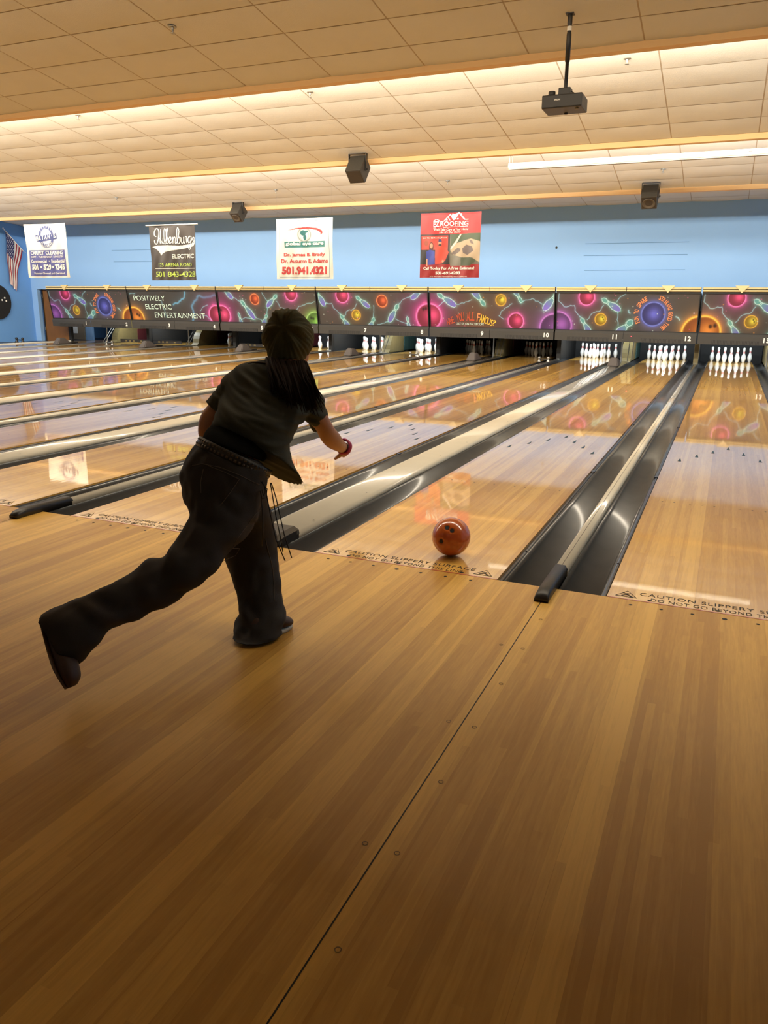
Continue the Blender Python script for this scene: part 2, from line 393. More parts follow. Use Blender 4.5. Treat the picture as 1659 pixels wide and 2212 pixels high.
POS = {1:(0,0,'headpin at the front'),2:(-.1524,.264,'second row left pin'),3:(.1524,.264,'second row right pin'),4:(-.3048,.528,'third row left pin'),5:(0,.528,'third row middle pin'),
 6:(.3048,.528,'third row right pin'),7:(-.4572,.792,'back row far left corner pin'),8:(-.1524,.792,'back row inner left pin'),9:(.1524,.792,'back row inner right pin'),10:(.4572,.792,'back row far right corner pin')}
racks = {n: list(range(1, 11)) for n in range(6, 15)}
racks[2] = [4, 7]; racks[3] = [10]; racks[4] = [1,2,3,4,5,6,7,8,9,10]; racks[5] = [2,4,7,3,6,10]; racks[6] = [1,2,3,4,6,10]
used = False
LIT = {2, 3, 6, 7, 8, 11, 12, 13, 14}
for n in sorted(racks):
    for k in racks[n]:
        x, y, d = POS[k]; loc = (cx(n)+x, 18.29+y, 0)
        if not used: o = pin0; o.location = loc; used = True
        else: o = copytree(pin0, loc=loc)
        tag(o, 'white bowling pin with red neck bands, %s under number %d' % (d, n), 'bowling pin', 'bowling pins')
o = copytree(pin0, loc=(cx(2)+.28, 18.5, .061)); o.rotation_euler = (1.45, 0, .9)
tag(o, 'fallen white bowling pin lying on the deck under number 2', 'bowling pin', 'bowling pins')
o = copytree(pin0, loc=(cx(3)+.18, 18.95, .05)); o.rotation_euler = (.25, .1, .9)
for n in LANES:
    if n in LIT: area('pin_light', (cx(n), 17.50, .93), (0, 1, -.55), .95, .06, 42, (.86, .95, 1))
tag(o, 'leaning white bowling pin beside the last standing one under number 3', 'bowling pin', 'bowling pins')

# ------------------------------------------------------------------ pin deck enclosures
KZ = 1.5
for n in LANES:
    if n == 1: continue
    bm = bmesh.new(); bx(bm, cx(n)-H-.24, cx(n)+H+.24, 19.75, 19.8, -.12, KZ)
    tag(obj('pit_curtain', bm, M_DARK), 'black pit curtain hanging behind the pins under number %d' % n, 'curtain', 'pit curtains')
for e in range(2, 15, 2):
    c = cx(e)
    # kickback board in the wide gap: curved front edge, cushion on its right side
    xk = c-H-Gw/2
    t = empty('kickback_board', (xk, 17.6, 0)); tag(t, 'tan kickback board with curved front edge between openings %d and %d' % (e-1, e), 'kickback board', 'kickback boards')
    pts = [(0.0, 0.0)] + [(.10 + .42*(1-math.cos(a)), .42*math.sin(a)*1.25) for a in np.linspace(.15, PI/2, 7)] + [(.56, KZ), (2.15, KZ), (2.15, 0)]
    bm = bmesh.new()
    f0 = [bm.verts.new((-.12, y, z)) for y, z in pts]; f1 = [bm.verts.new((.12, y, z)) for y, z in pts]
    bm.faces.new(f0); bm.faces.new(f1[::-1])
    for i in range(len(pts)): bm.faces.new((f0[(i+1) % len(pts)], f0[i], f1[i], f1[(i+1) % len(pts)]))
    obj('board', bm, M_OLIVE, t)
    bm = box(.121, .145, 1.15, 2.1, .02, .42, .004); obj('cushion', bm, M_GREEN if e in (8, 12) else M_MAROON, t)
    bm = bmesh.new()
    for q in (-.05, .05): tube(bm, [(.16+q, -.55, .05), (.12+q, .05, .60)], .010, 6)
    tube(bm, [(-.10, -.12, .02), (-.10, -.12, .55), (.0, -.10, .60)], .02, 6)
    obj('sweep_arm', bm, M_STEEL, t)
for e in range(0, 15, 2):
    x = cx(e)+H+Gn/2
    t = obj('support_post', box(-.055, .055, 0, .12, -.0105, .50, .008), M_OLIVE if e >= 12 else M_DARK, loc=(x, 17.41, 0))
    tag(t, '%s post under the panel joint %s' % ('tan' if e >= 12 else 'black', 'left of number 1' if e == 0 else 'right of number %d' % e), 'post', 'posts under the panels')
    bm = box(-.035, .035, 17.6, 19.75, -.10, KZ)
    if e: tag(obj('kickback_board', bm, M_DARK, loc=(x, 0, 0)), 'dark kickback board in the narrow gap right of opening %d' % e, 'kickback board', 'kickback boards')
for n in (2, 3, 5):
    t = obj('sweep_bar', box(-.62, .55, 0, .03, .03, .13, .006), M_BLACK, loc=(cx(n)+(.16 if n == 2 else -.06), 17.5, 0)); tag(t, 'black sweep bar lowered across the deck under number %d' % n, 'sweep bar', 'sweep bars')
    bm = bmesh.new()
    for k in range(5):
        if k != 3: bx(bm, -.4+k*.16, -.33+k*.16, -.003, 0, .055, .10)
    obj('sweep_bar_mark', bm, M_OLIVE, t)

# ------------------------------------------------------------------ printed art as vertex colours on fine grids
def lin(c):
    c = np.asarray(c, float)/255; return np.where(c <= .04045, c/12.92, ((c+.055)/1.055)**2.4)
class Art:
    def __init__(s, W, nx, ny, bg):                                   # canvas W wide, 1 high, v down
        s.W = W; s.nx, s.ny = nx, ny
        s.u, s.v = np.meshgrid(np.linspace(0, W, nx), np.linspace(0, 1, ny)); s.c = np.ones((ny, nx, 3))*np.array(bg, float)
    def mix(s, a, col): a = np.clip(a, 0, 1)[..., None]; s.c = s.c*(1-a) + a*np.array(col, float)
    def add(s, a, col): s.c = np.clip(s.c + a[..., None]*np.array(col, float), 0, 255)
    def ball(s, x, y, r, core, rim, glow, holes=None, splash=0, hl=(.25, -.1)):
        dx, dy = s.u-x, s.v-y; d = np.hypot(dx, dy); ang = np.arctan2(dy, dx)
        rr = r*(1 + (.08*np.maximum(0, np.sin(ang*splash+.7))**6 if splash else 0))
        s.add(np.exp(-np.maximum(d-rr, 0)/(r*.28))*(d > rr*.9)*.75, glow)
        s.mix(1/(1+np.exp((d-rr*1.02)/(r*.02))), rim)
        k = 1/(1+np.exp((d-r*.86)/(r*.02))); s.mix(k, np.array(core)*.62)
        h = np.exp(-((dx-hl[0]*r)**2 + (dy-hl[1]*r)**2)/(r*.5)**2); s.mix(k*h*.95, np.clip(np.array(core)*1.25+15, 0, 255))
        s.mix(np.exp(-((d-r*.93)/(r*.04))**2)*.8, np.clip(np.array(rim)*1.15+45, 0, 255))
        for hx, hy in (holes or []): s.mix(1/(1+np.exp((np.hypot((dx-hx*r), (dy-hy*r)*.85)-r*.09)/(r*.02))), np.array(core)*.3)
    def pin(s, x0, y0, x1, y1, wd=1.0):                                # head at 0, base at 1
        Lp = math.hypot(x1-x0, y1-y0); ax, ay = (x1-x0)/Lp, (y1-y0)/Lp
        t = ((s.u-x0)*ax + (s.v-y0)*ay)/Lp; n = np.abs((s.u-x0)*ay - (s.v-y0)*ax)/Lp
        w = np.interp(t, [-.06,-.03,.04,.12,.25,.35,.62,.85,1.0,1.03], [0,.06,.10,.115,.072,.08,.165,.15,.09,0])*wd
        inside = (t > -.06) & (t < 1.03); sd = (n-w); sd = np.where(inside, sd, np.maximum(sd, np.maximum(-.06-t, t-1.03)))
        s.add(np.exp(-np.maximum(sd, 0)/.08)*.62, (40, 160, 145))
        k = 1/(1+np.exp(sd/.008)); tt = np.clip((t-.3)/.5, 0, 1)[..., None]
        a = k[..., None]; s.c = s.c*(1-a) + a*((1-tt)*np.array((90, 165, 160)) + tt*np.array((112, 106, 205)))
        s.mix(np.exp(-(sd/.018)**2)*.95, (195, 240, 240))
        for q in (.26, .33): s.mix((np.abs(t-q) < .018)*(sd < 0)*.8, (200, 240, 235))
    def bolt(s, pts, w=.0085, col=(135, 190, 212), glow=(30, 80, 90), jag=.02, seed=1):
        rg = random.Random(seed); P_ = []
        for a, b in zip(pts, pts[1:]):
            m = max(2, int(math.hypot(b[0]-a[0], b[1]-a[1])/.06))
            for i in range(m): f = i/m; P_.append((a[0]+(b[0]-a[0])*f+rg.uniform(-jag, jag)*(i > 0), a[1]+(b[1]-a[1])*f+rg.uniform(-jag, jag)*(i > 0)))
        P_.append(pts[-1]); D = np.full(s.u.shape, 9.)
        for a, b in zip(P_, P_[1:]):
            vx, vy = b[0]-a[0], b[1]-a[1]; l2 = vx*vx+vy*vy+1e-9
            t = np.clip(((s.u-a[0])*vx+(s.v-a[1])*vy)/l2, 0, 1); D = np.minimum(D, np.hypot(s.u-a[0]-t*vx, s.v-a[1]-t*vy))
        s.add(np.exp(-D/(w*3.5))*.5, glow); s.mix(np.exp(-(D/w)**2), col)
    def cloud(s, x, y, r, col, a=.5): s.mix(a*np.exp(-((s.u-x)**2+(s.v-y)**2)/r**2), col)
    def speck(s, n, seed):
        rg = random.Random(seed)
        for _ in range(n):
            x, y, r = rg.uniform(0, s.W), rg.uniform(0, 1), rg.uniform(.008, .016)
            s.mix(np.exp(-((s.u-x)**2+(s.v-y)**2)/r**2), rg.choice([(230,150,60),(200,230,220),(220,90,150)]))
    def rect(s, x0, x1, y0, y1, col): s.mix(((s.u >= x0) & (s.u <= x1) & (s.v >= y0) & (s.v <= y1))*1., col)
    def poly(s, pts, col, a=1.):
        ins = np.zeros(s.u.shape, bool); n = len(pts)
        for i in range(n):
            (x0, y0), (x1, y1) = pts[i], pts[(i+1) % n]
            if y0 == y1: continue
            ins ^= ((s.v > y0) != (s.v > y1)) & (s.u < (x1-x0)*(s.v-y0)/(y1-y0)+x0)
        s.mix(ins*float(a), col)
    def ell(s, x, y, rx, ry, col, a=1.): s.mix(a/(1+np.exp((np.hypot((s.u-x)/rx, (s.v-y)/ry)-1)/.04)), col)
    def mesh(s, name, fun, m, parent, dim=1.0):
        me = bpy.data.meshes.new(name); nx, ny = s.nx, s.ny
        U, V = np.meshgrid(np.linspace(0, 1, nx), np.linspace(0, 1, ny)); co = fun(U.ravel(), V.ravel())
        idx = np.arange(nx*ny).reshape(ny, nx); q = np.stack([idx[:-1, :-1], idx[1:, :-1], idx[1:, 1:], idx[:-1, 1:]], -1).reshape(-1, 4)
        me.vertices.add(nx*ny); me.vertices.foreach_set('co', co.astype(np.float32).ravel())
        me.loops.add(q.size); me.loops.foreach_set('vertex_index', q.ravel().astype(np.int32))
        me.polygons.add(len(q)); me.polygons.foreach_set('loop_start', np.arange(0, q.size, 4, dtype=np.int32)); me.polygons.foreach_set('loop_total', np.full(len(q), 4, np.int32))
        me.update(); at = me.color_attributes.new('print', 'FLOAT_COLOR', 'POINT')
        col = np.ones((nx*ny, 4), np.float32); col[:, :3] = lin(s.c.reshape(-1, 3))*dim; at.data.foreach_set('color', col.ravel())
        return obj(name, me, m, parent, smooth=True)
PINK = ((215,45,100), (225,85,165), (120,20,85)); YEL = ((235,180,35), (215,150,30), (70,50,10)); ORA = ((225,110,30), (245,165,45), (150,80,10))
PUR = ((120,60,150), (150,80,175), (80,30,110)); RED = ((225,75,35), (235,110,55), (90,25,10)); GRN = ((115,180,65), (120,170,80), (50,120,30)); BLU = ((65,70,175), (70,85,180), (30,35,120))
BG = (72, 66, 62)
AW = 3.86
HO = [(.45,-.45), (.62,-.25)]
def common_left(A):                                                    # shared left part of several panels
    A.cloud(.85, .25, .55, (105,45,90)); A.cloud(.02, .8, .5, (90,60,90)); A.cloud(1.2, .8, .4, (92,72,52))
    A.bolt([(.05,.0),(.03,.2),(.2,.37),(.5,.33),(.52,.47),(.7,.65)], seed=3); A.bolt([(1.32,.32),(1.25,.45),(1.0,.55),(.88,.72)], seed=4)
    A.bolt([(1.73,.5),(1.72,.7),(1.76,.85)], seed=5); A.bolt([(1.68,.22),(1.78,.08),(1.92,0)], seed=6)
    A.ball(.84, .10, .235, *PINK, splash=3); A.pin(1.30, .16, 1.78, .45, .95); A.pin(.72, .70, 1.0, 1.12, .9)
    A.ball(1.26, .70, .17, *YEL, holes=[(.3,-.3),(.45,0)]); A.pin(2.12, .74, 1.70, 1.16, 1.2)
def panel_A():
    A = Art(AW, 430, 132, BG); common_left(A); A.ball(.04, .90, .42, *PUR)
    A.ball(2.69, .54, .34, *BLU, hl=(.05,.0)); A.bolt([(3.3,.6),(3.4,.68)], w=.02, seed=7); A.bolt([(2.02,.45),(2.06,.52)], w=.02, seed=8)
    A.ball(3.92, 1.02, .47, *ORA); A.speck(30, 1); return A
def panel_A2():
    A = Art(AW, 430, 132, BG); common_left(A); A.ball(.10, 1.0, .46, *ORA, holes=[(.35,-.35),(.6,-.4)], splash=2); A.ball(2.69, .54, .34, *BLU, hl=(.05,.0)); A.ball(3.92, 1.02, .45, *ORA); A.speck(30, 2); return A
def panel_B():
    A = Art(AW, 430, 132, (64,62,60)); A.ball(.10, .98, .44, *ORA, holes=[(.3,-.4),(.5,-.3)])
    A.bolt([(2.55,0),(2.5,.2),(2.2,.38),(1.95,.45)], w=.03, col=(95,170,215), glow=(20,60,80), seed=11); A.bolt([(3.86,.12),(3.4,.2),(3.1,.15),(2.95,.3),(2.75,.5),(2.8,.75),(2.7,1.0)], w=.04, col=(85,160,205), glow=(20,60,80), seed=12)
    A.cloud(3.8, .7, .8, (120,45,95), .7); A.ball(3.78, .78, .34, *PINK, splash=3); A.bolt([(3.1,.65),(3.2,.55),(3.45,.45)], seed=13); A.bolt([(3.15,.8),(3.35,.82),(3.5,.95)], seed=14)
    A.bolt([(.02,.1),(.3,.08)], seed=15); A.bolt([(1.45,.3),(1.5,.6),(1.55,.9)], w=.008, seed=16); return A
def panel_C():
    A = Art(AW, 430, 132, BG); A.cloud(.1, .6, .8, (120,40,95), .8); A.cloud(2.9, .3, .5, (110,45,95)); A.cloud(3.4, .8, .5, (100,85,50))
    A.bolt([(.5,.1),(.75,.25),(.95,.4)], seed=21); A.bolt([(1.35,.75),(1.5,.88),(1.75,.95)], seed=22); A.bolt([(.8,.95),(1.0,.85),(1.3,.9)], seed=23); A.bolt([(1.8,.02),(2.0,.3),(1.92,.7)], seed=24)
    A.bolt([(2.35,.3),(2.45,.5),(2.9,.6)], seed=25); A.bolt([(3.05,.65),(3.2,.45),(3.6,.35),(3.8,.3)], seed=26)
    A.ball(.08, .78, .34, *PINK, splash=3, holes=[(-.3,-.5),(-.1,-.5)]); A.pin(.22,-.12,.58,.22); A.pin(.95,.32,1.38,.88,.8); A.pin(.76,.72,.86,1.2,.7); A.ball(1.48,.24,.18,*RED,splash=1)
    A.pin(2.36,.12,1.95,.48,.9); A.pin(1.9,.75,1.7,1.1,1.1); A.ball(2.93,.06,.24,*PINK,splash=3); A.ball(2.45,.75,.17,*YEL); A.ball(3.78,1.0,.40,*GRN,holes=[(-.4,-.45),(-.2,-.4)]); A.speck(28, 3); return A
def panel_D():
    A = Art(AW, 430, 132, BG); A.cloud(.85,.2,.5,(115,40,90)); A.cloud(3.7,.6,.8,(120,40,95),.8); A.cloud(1.3,.85,.4,(98,75,45))
    A.bolt([(.2,.35),(.5,.35),(.55,.5),(.78,.68)], seed=31); A.bolt([(1.4,.35),(1.3,.5),(1.0,.6),(.92,.75)], seed=32); A.bolt([(2.0,.4),(1.95,.85)], seed=33); A.bolt([(3.3,.1),(3.05,.2),(2.9,.35)], seed=34)
    A.bolt([(2.1,.98),(2.4,.9),(2.6,.85)], seed=35); A.bolt([(2.75,.8),(3.0,.9),(3.2,.95)], seed=36)
    A.ball(.90,.10,.24,*PINK,splash=3); A.pin(-.05,-.05,.22,.42); A.pin(1.42,.15,1.85,.45,.9); A.ball(2.30,.26,.19,*RED,splash=1); A.ball(1.36,.70,.165,*YEL,holes=[(.3,-.3)]); A.pin(.8,.72,1.1,1.15,.9)
    A.pin(2.85,.38,2.52,.88,.9); A.pin(1.98,.8,1.78,1.15,1.2); A.pin(3.72,-.08,3.32,.18,1.0); A.pin(3.15,.75,3.22,1.2,.8); A.ball(3.86,.72,.42,*PINK,splash=3,holes=[(-.35,-.55),(-.15,-.6)]); A.speck(28, 4); return A
def panel_E():
    A = Art(AW, 430, 132, BG); A.cloud(.1,.5,.8,(120,40,95),.8); A.cloud(1.5,.9,.8,(135,75,45),.6); A.cloud(2.75,.8,.5,(110,45,90)); A.cloud(3.7,.7,.5,(90,55,100))
    A.bolt([(.25,.4),(.45,.25),(.6,.15)], seed=41); A.bolt([(.8,.35),(1.1,.3),(1.35,.2)], seed=42); A.bolt([(2.6,.3),(2.3,.5),(2.2,.65),(2.35,.75)], seed=43); A.bolt([(2.85,.28),(3.2,.15),(3.5,.3)], seed=44)
    A.pin(.28,.05,.82,.38,.9); A.pin(1.74,.34,1.35,-.12,.9); A.ball(2.26,.20,.17,*YEL,holes=[(-.2,-.2),(0,-.35)]); A.pin(2.88,.24,2.6,-.2,.8); A.pin(3.95,.0,3.56,.46,1.0)
    A.ball(-.02,.70,.40,*PINK,splash=3,holes=[(-.4,-.5)]); A.ball(2.72,.80,.25,*PINK,splash=4); A.ball(3.86,.98,.44,*PUR); A.speck(30, 5); return A
M_ART = vmat('mural_print', .45)
M_TXT1 = mat('mural_pale_letters', (.62,.80,.70), .5); M_TXT2 = mat('mural_orange_letters', (.75,.25,.09), .5); M_TXT3 = mat('mural_yellow_letters', (.75,.45,.05), .5); M_TXT4 = mat('mural_red_letters', (.45,.07,.03), .5)
ZB, ZT, YB, YT = .80, 1.68, 16.72, 16.56
kinds = {1: panel_A, 3: panel_B, 5: panel_C, 7: panel_D, 9: panel_E, 11: panel_A, 13: panel_A2}
descr = {1: 'with a blue ball ringed by orange words, farthest left', 3: 'reading POSITIVELY ELECTRIC ENTERTAINMENT', 5: 'partly behind the knitted hat, green ball at its right', 7: 'with a large pink ball at its right end', 9: 'reading ARE YOU ALL FAMOUS', 11: 'with a blue ball and orange words, over numbers 11 and 12', 13: 'farthest right, orange ball at its left end'}
for odd, fn in kinds.items():
    e = odd+1; x0 = cx(e)+H+Gn/2-P+.018; x1 = cx(e)+H+Gn/2-.018; xs = cx(e)-H-Gw/2
    t = empty('masking_unit', ((x0+x1)/2, 16.72, ZB)); tag(t, 'dark lane mural panel %s' % descr[odd], 'masking unit', 'mural panels above the pins')
    ox, oy, oz = t.location
    def Q(x, y, z): return (x-ox, y-oy, z-oz)
    A = fn()
    ax0, ax1 = x0+.02, x1-.02
    def fun(u, v): return np.stack([ax0+(ax1-ax0)*u-ox, YT+(YB-YT)*v-oy + .010*np.sin(u*21+v*3+odd)*np.exp(-((u-.6)/.3)**2), ZT+(ZB-ZT)*v-oz], 1)
    A.c = A.c*.86 + A.c.mean(2, keepdims=True)*.14; A.mesh('mural_print', fun, M_ART, t, .78)
    up = Vector((0, YT-YB, ZT-ZB)); hh = up.length; up.normalize(); RX = Vector((1,0,0))
    def PT(u, v): return Vector(Q(ax0 + u/AW*(ax1-ax0), YB+(YT-YB)*(1-v), ZB+(ZT-ZB)*(1-v)))
    n_ = RX.cross(up)
    def arc(bm, s, cu, cv, r, a0, a1, lh, lw, mi=0, flip=False):
        for i, ch in enumerate(s):
            if ch == ' ': continue
            a = a0+(a1-a0)*(i/(len(s)-1)); p = PT(cu+r*math.cos(a), cv-r*math.sin(a))
            put_text(bm, ch, p, RX, up, lw if ch not in 'I' else lw*.3, lh, .02, lift=.012, rot=(a-PI/2), mi=mi)
    if odd in (1, 11, 13):
        bm = bmesh.new(); arc(bm, 'FUN TO SPARE', 2.69, .54, .46, PI*1.16, PI*.66, .105, .052); arc(bm, 'STRIKING GOOD TIME', 2.69, .54, .46, PI*.39, -PI*.30, .105, .050)
        obj('lettering', bm, M_TXT2, t)
    if odd == 3:
        bm = bmesh.new()
        for s, u, v, ww in (('POSITIVELY', .92, .24, 1.42), ('ELECTRIC', 1.28, .53, 1.18), ('ENTERTAINMENT', 2.17, .82, 2.22)):
            put_text(bm, s, PT(u, v), RX, up, ww/AW*(ax1-ax0), .155, 0, lift=.012)
        obj('lettering', bm, M_TXT1, t)
    if odd == 9:
        bm = bmesh.new(); s = 'ARE YOU ALL FAMOUS?'
        for i, ch in enumerate(s):
            if ch == ' ': continue
            f = i/(len(s)-1); u = .56+1.5*f; v = .86-.19*math.sin(PI*min(1, f*1.05)); lh = .15+.09*math.sin(PI*f)
            put_text(bm, ch, PT(u, v), RX, up, .075, lh, .01, lift=.014, rot=(.35-.75*f), mi=2 if f > .68 else (1 if f > .58 else 0))
        put_text(bm, 'LIKE US ON FACEBOOK!', PT(1.28, .90), RX, up, .76, .062, .0, lift=.012, mi=3)
        obj('lettering', bm, [M_TXT4, M_TXT2, M_TXT3, M_TXT1], t)
    # black frame, cream strips, triangles, grey fascia, vents and numbers
    bm = bmesh.new()
    for (a, b, z0, z1) in ((x0, x1, ZT, ZT+.055), (x0, x1, ZB-.02, ZB), ):
        yy = YB+(YT-YB)*(z0-ZB)/(ZT-ZB); bx(bm, *[q for q in (a-ox, b-ox)], yy-.03-oy, yy+.05-oy, z0-oz, z1-oz)
    for a, b in ((x0, x0+.02), (x1-.02, x1)):
        v = [bm.verts.new(Q(*p)) for p in ((a,YB-.02,ZB),(b,YB-.02,ZB),(b,YT-.02,ZT),(a,YT-.02,ZT),(a,YB+.05,ZB),(b,YB+.05,ZB),(b,YT+.05,ZT),(a,YT+.05,ZT))]
        for f in ((0,1,2,3),(4,7,6,5),(0,4,5,1),(3,2,6,7),(0,3,7,4),(1,5,6,2)): bm.faces.new([v[i] for i in f])
    bx(bm, x0-ox, x1-ox, .06, .40, -.02, .90)
    obj('frame', bm, M_DARK, t)
    for j, (a, b) in enumerate(((x0, xs-.004), (xs+.004, x1))):
        bm = bmesh.new()
        for z in (1.750, 1.808): tube(bm, [Q(a+.003, 16.52, z), Q(b-.003, 16.52, z)], .0225, 12)
        ct = obj('cream_trim', bm, M_CREAM, t); bm = bmesh.new(); bx(bm, a-ox, b-ox, 16.53-oy, 16.62-oy, 1.72-oz, 1.83-oz); obj('trim_backing', bm, M_DARK, ct)
        c = cx(odd+j); bm = bmesh.new(); xt = c+.05
        f0 = [bm.verts.new(Q(xt+q, 16.470, z)) for q, z in ((-.150,1.866),(0,1.700),(.150,1.866))]; f1 = [bm.verts.new(Q(xt+q, 16.53, z)) for q, z in ((-.150,1.866),(0,1.700),(.150,1.866))]
        bm.faces.new(f0); bm.faces.new(f1[::-1])
        for i in range(3): bm.faces.new((f0[(i+1)%3], f0[i], f1[i], f1[(i+1)%3]))
        obj('trim_triangle', bm, M_CREAM, t)
        bm = bmesh.new()
        for p in [[(a, 16.70, .785), (b, 16.70, .785), (b, 16.66, .72), (a, 16.66, .72)], [(a, 16.66, .72), (b, 16.66, .72), (b, 16.68, .53), (a, 16.68, .53)], [(a, 16.68, .53), (b, 16.68, .53), (b, 17.05, .52), (a, 17.05, .52)]]:
            bm.faces.new([bm.verts.new(Q(*q)) for q in p][::-1])
        bmesh.ops.remove_doubles(bm, verts=bm.verts[:], dist=1e-5)
        fs = obj('fascia', bm, M_FASC, t)
        bm = bmesh.new(); bx(bm, c-.47-ox, c+.545-ox, 16.667-oy, 16.69-oy, .527-oz, .625-oz); 
        vt = obj('vent_grille', bm, M_VENT, t)
        bm = bmesh.new()
        for q in np.arange(c-.455, c+.54, .0315): bx(bm, q-ox, q+.010-ox, 16.660-oy, 16.668-oy, .53-oz, .62-oz)
        obj('vent_slats', bm, M_FASC, vt)
        bm = bmesh.new(); s = str(odd+j)
        put_text(bm, s, Q(c+(.70 if j == 0 else .60), 16.664, .648), RX, Vector((0,.0,1)), None, .112, .035, lift=.006, spacing=1.15)
        ln_ = obj('lane_number', bm, M_WHITE, t); ln_['label'] = 'white number %s' % s
    if odd == 11:
        bm = bmesh.new(); bx(bm, cx(12)-.72-ox, cx(12)-.70-ox, 16.652-oy, 16.662-oy, .66-oz, .68-oz); obj('status_light', bm, mat('red_led', (.8,.02,.02), .4, emit=(1,.05,.08), es=3), t)

# ------------------------------------------------------------------ walls
ZW = 4.6
YW = 17.2
bm = bmesh.new(); bx(bm, -19.75, 6.6, YW, YW+.15, 1.30, ZW); bx(bm, -20.75, -19.75, YW, YW+.15, 1.735, ZW); bx(bm, -21.0, -20.75, YW, YW+.15, -.12, ZW)
wall = tag(obj('wall_back', bm, M_BLUE), kind='structure')
bm = bmesh.new()
for x0, x1, z in ((-2.08,.37,2.89),(-2.1,.36,2.605),(-2.06,.34,2.25),(-17.3,-15.2,2.965),(-17.25,-15.1,2.61)): bx(bm, x0, x1, YW-.006, YW+.001, z-.006, z+.006)
obj('wall_groove', bm, M_LINE, wall)
bm = bmesh.new(); disc(bm, 0, 0, .03); bmesh.ops.rotate(bm, verts=bm.verts, matrix=Matrix.Rotation(PI/2, 3, 'X')); bmesh.ops.translate(bm, verts=bm.verts, vec=(-2.80, YW-.004, 2.81)); obj('wall_hole', bm, M_DARK, wall)
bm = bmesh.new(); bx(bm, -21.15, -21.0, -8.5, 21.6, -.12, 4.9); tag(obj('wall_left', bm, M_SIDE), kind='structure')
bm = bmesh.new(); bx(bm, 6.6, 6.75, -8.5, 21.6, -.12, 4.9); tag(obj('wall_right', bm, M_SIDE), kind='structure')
bm = bmesh.new(); bx(bm, -21.0, 6.6, 21.5, 21.6, -.12, 3.2); tag(obj('wall_machine_room', bm, M_BLUE), kind='structure')
bm = bmesh.new(); bx(bm, -19.6, 6.6, YW+.15, 21.5, 1.5, 1.6); tag(obj('trim_1', bm, M_DARK), kind='structure')  # unseen dark roof added to block light above the pin decks
bm = bmesh.new(); bx(bm, -21.0, -19.62, 18.48, 18.56, -.12, 1.7); tag(obj('wall_partition', bm, M_BLUE), kind='structure')
# recess panel and brown door left of the panels, notice board seen under number 1
t = empty('door_1', (-20.1, 17.40, 0)); tag(t, kind='structure')
M_DOOR = mat('brown_door', (.20,.085,.022), .45, noise_amt=.3, noise_scale=3)
obj('door_leaf', box(-.60, .42, 0, .045, -.02, 1.75, .004), M_DOOR, t)
bm = bmesh.new(); bx(bm, -.64, -.60, -.02, .05, -.02, 1.75); obj('door_edge', bm, M_DARK, t)
bm = bmesh.new()
for z in (.35, 1.45): bx(bm, -.645, -.60, -.03, -.02, z, z+.12)
obj('hinge', bm, M_STEEL, t)
t = obj('notice_board', box(-20.66, -19.95, 18.435, 18.475, .0, 1.2, .005), mat('board_tan', (.24,.19,.13), .8)); tag(t, 'tan notice board with a white sheet seen under number 1', 'notice board')
bm = bmesh.new(); bx(bm, -20.52, -20.27, 18.425, 18.435, .22, .46); obj('paper_sheet', bm, M_WHITE, t)
area('machine_room_light', (-20.2, 17.9, 1.45), (.1, .3, -1), .8, .5, 5, (.95, .97, 1))

# ------------------------------------------------------------------ sawtooth ceiling
def ceil_section(name, ya, yb, zf, yrow, drop=0.012):
    sx, sy = 1.2192, .603; x_start = .33 - 18*sx
    bm = bmesh.new(); rows = []; y = yrow
    while y > ya: y -= sy
    ys = [y + k*sy for k in range(int((yb-y)/sy)+2)]
    S_ = 5
    for y0 in ys:
        y1 = y0+sy
        for i in range(24):
            xa = x_start + i*sx; xb = xa+sx; g = .008
            a, b = max(y0+g, ya), min(y1-g, yb)
            if b-a < .02 or xa > 6.5: continue
            vs = [[None]*(S_+1) for _ in range(S_+1)]
            sag = .010 + .008*random.random()
            for p in range(S_+1):
                for q in range(S_+1):
                    xx = xa+g+(sx-2*g)*p/S_; yy = a+(b-a)*q/S_; ty = (yy-y0)/sy
                    sg = sag*math.sin(PI*p/S_)**.7*max(0, math.sin(PI*min(1, max(0, ty))))**.7 if 0 < p < S_ else 0
                    vs[p][q] = bm.verts.new((max(-20.999, min(6.6, xx)), yy, zf(yy)+.004-sg))
            for p in range(S_):
                for q in range(S_): 
                    f = bm.faces.new((vs[p][q], vs[p][q+1], vs[p+1][q+1], vs[p+1][q])); f.smooth = True
    o = tag(obj(name, bm, M_TILE), kind='structure')
    bm = bmesh.new(); v = [bm.verts.new(p) for p in ((-21.05,ya,zf(ya)+.006),(6.65,ya,zf(ya)+.006),(6.65,yb,zf(yb)+.006),(-21.05,yb,zf(yb)+.006))]; bm.faces.new(v)
    obj('ceiling_grid', bm, M_TBAR, o); return o
SEC = [(-8.5, 1.45, lambda y: 4.50 - .02*(y-1.45), 1.0), (1.58, 5.70, lambda y: 4.20-.14*(y-4.5), 3.983), (5.83, 10.04, lambda y: 4.18-.15*(y-8), 7.612), (10.17, 14.08, lambda y: 4.14-.17*(y-11.5), 11.723), (14.21, 17.2, lambda y: 3.88-.085*(y-16.2), 15.6)]
for i, (a, b, f, r) in enumerate(SEC): ceil_section('ceiling' if i == 0 else 'ceiling_section', a, b, f, r)
for i, (y, z) in enumerate(BANDS):
    zt = SEC[i][2](y); zn = SEC[i+1][2](y+.13)
    bm = bmesh.new(); bx(bm, -21.0, 6.6, y, y+.13, z, zt+.01); bx(bm, -21.0, 6.6, y+.01, y+.03, zt, zn+.05)
    tag(obj('trim_%d' % (i+2), bm, M_BAND), kind='structure')
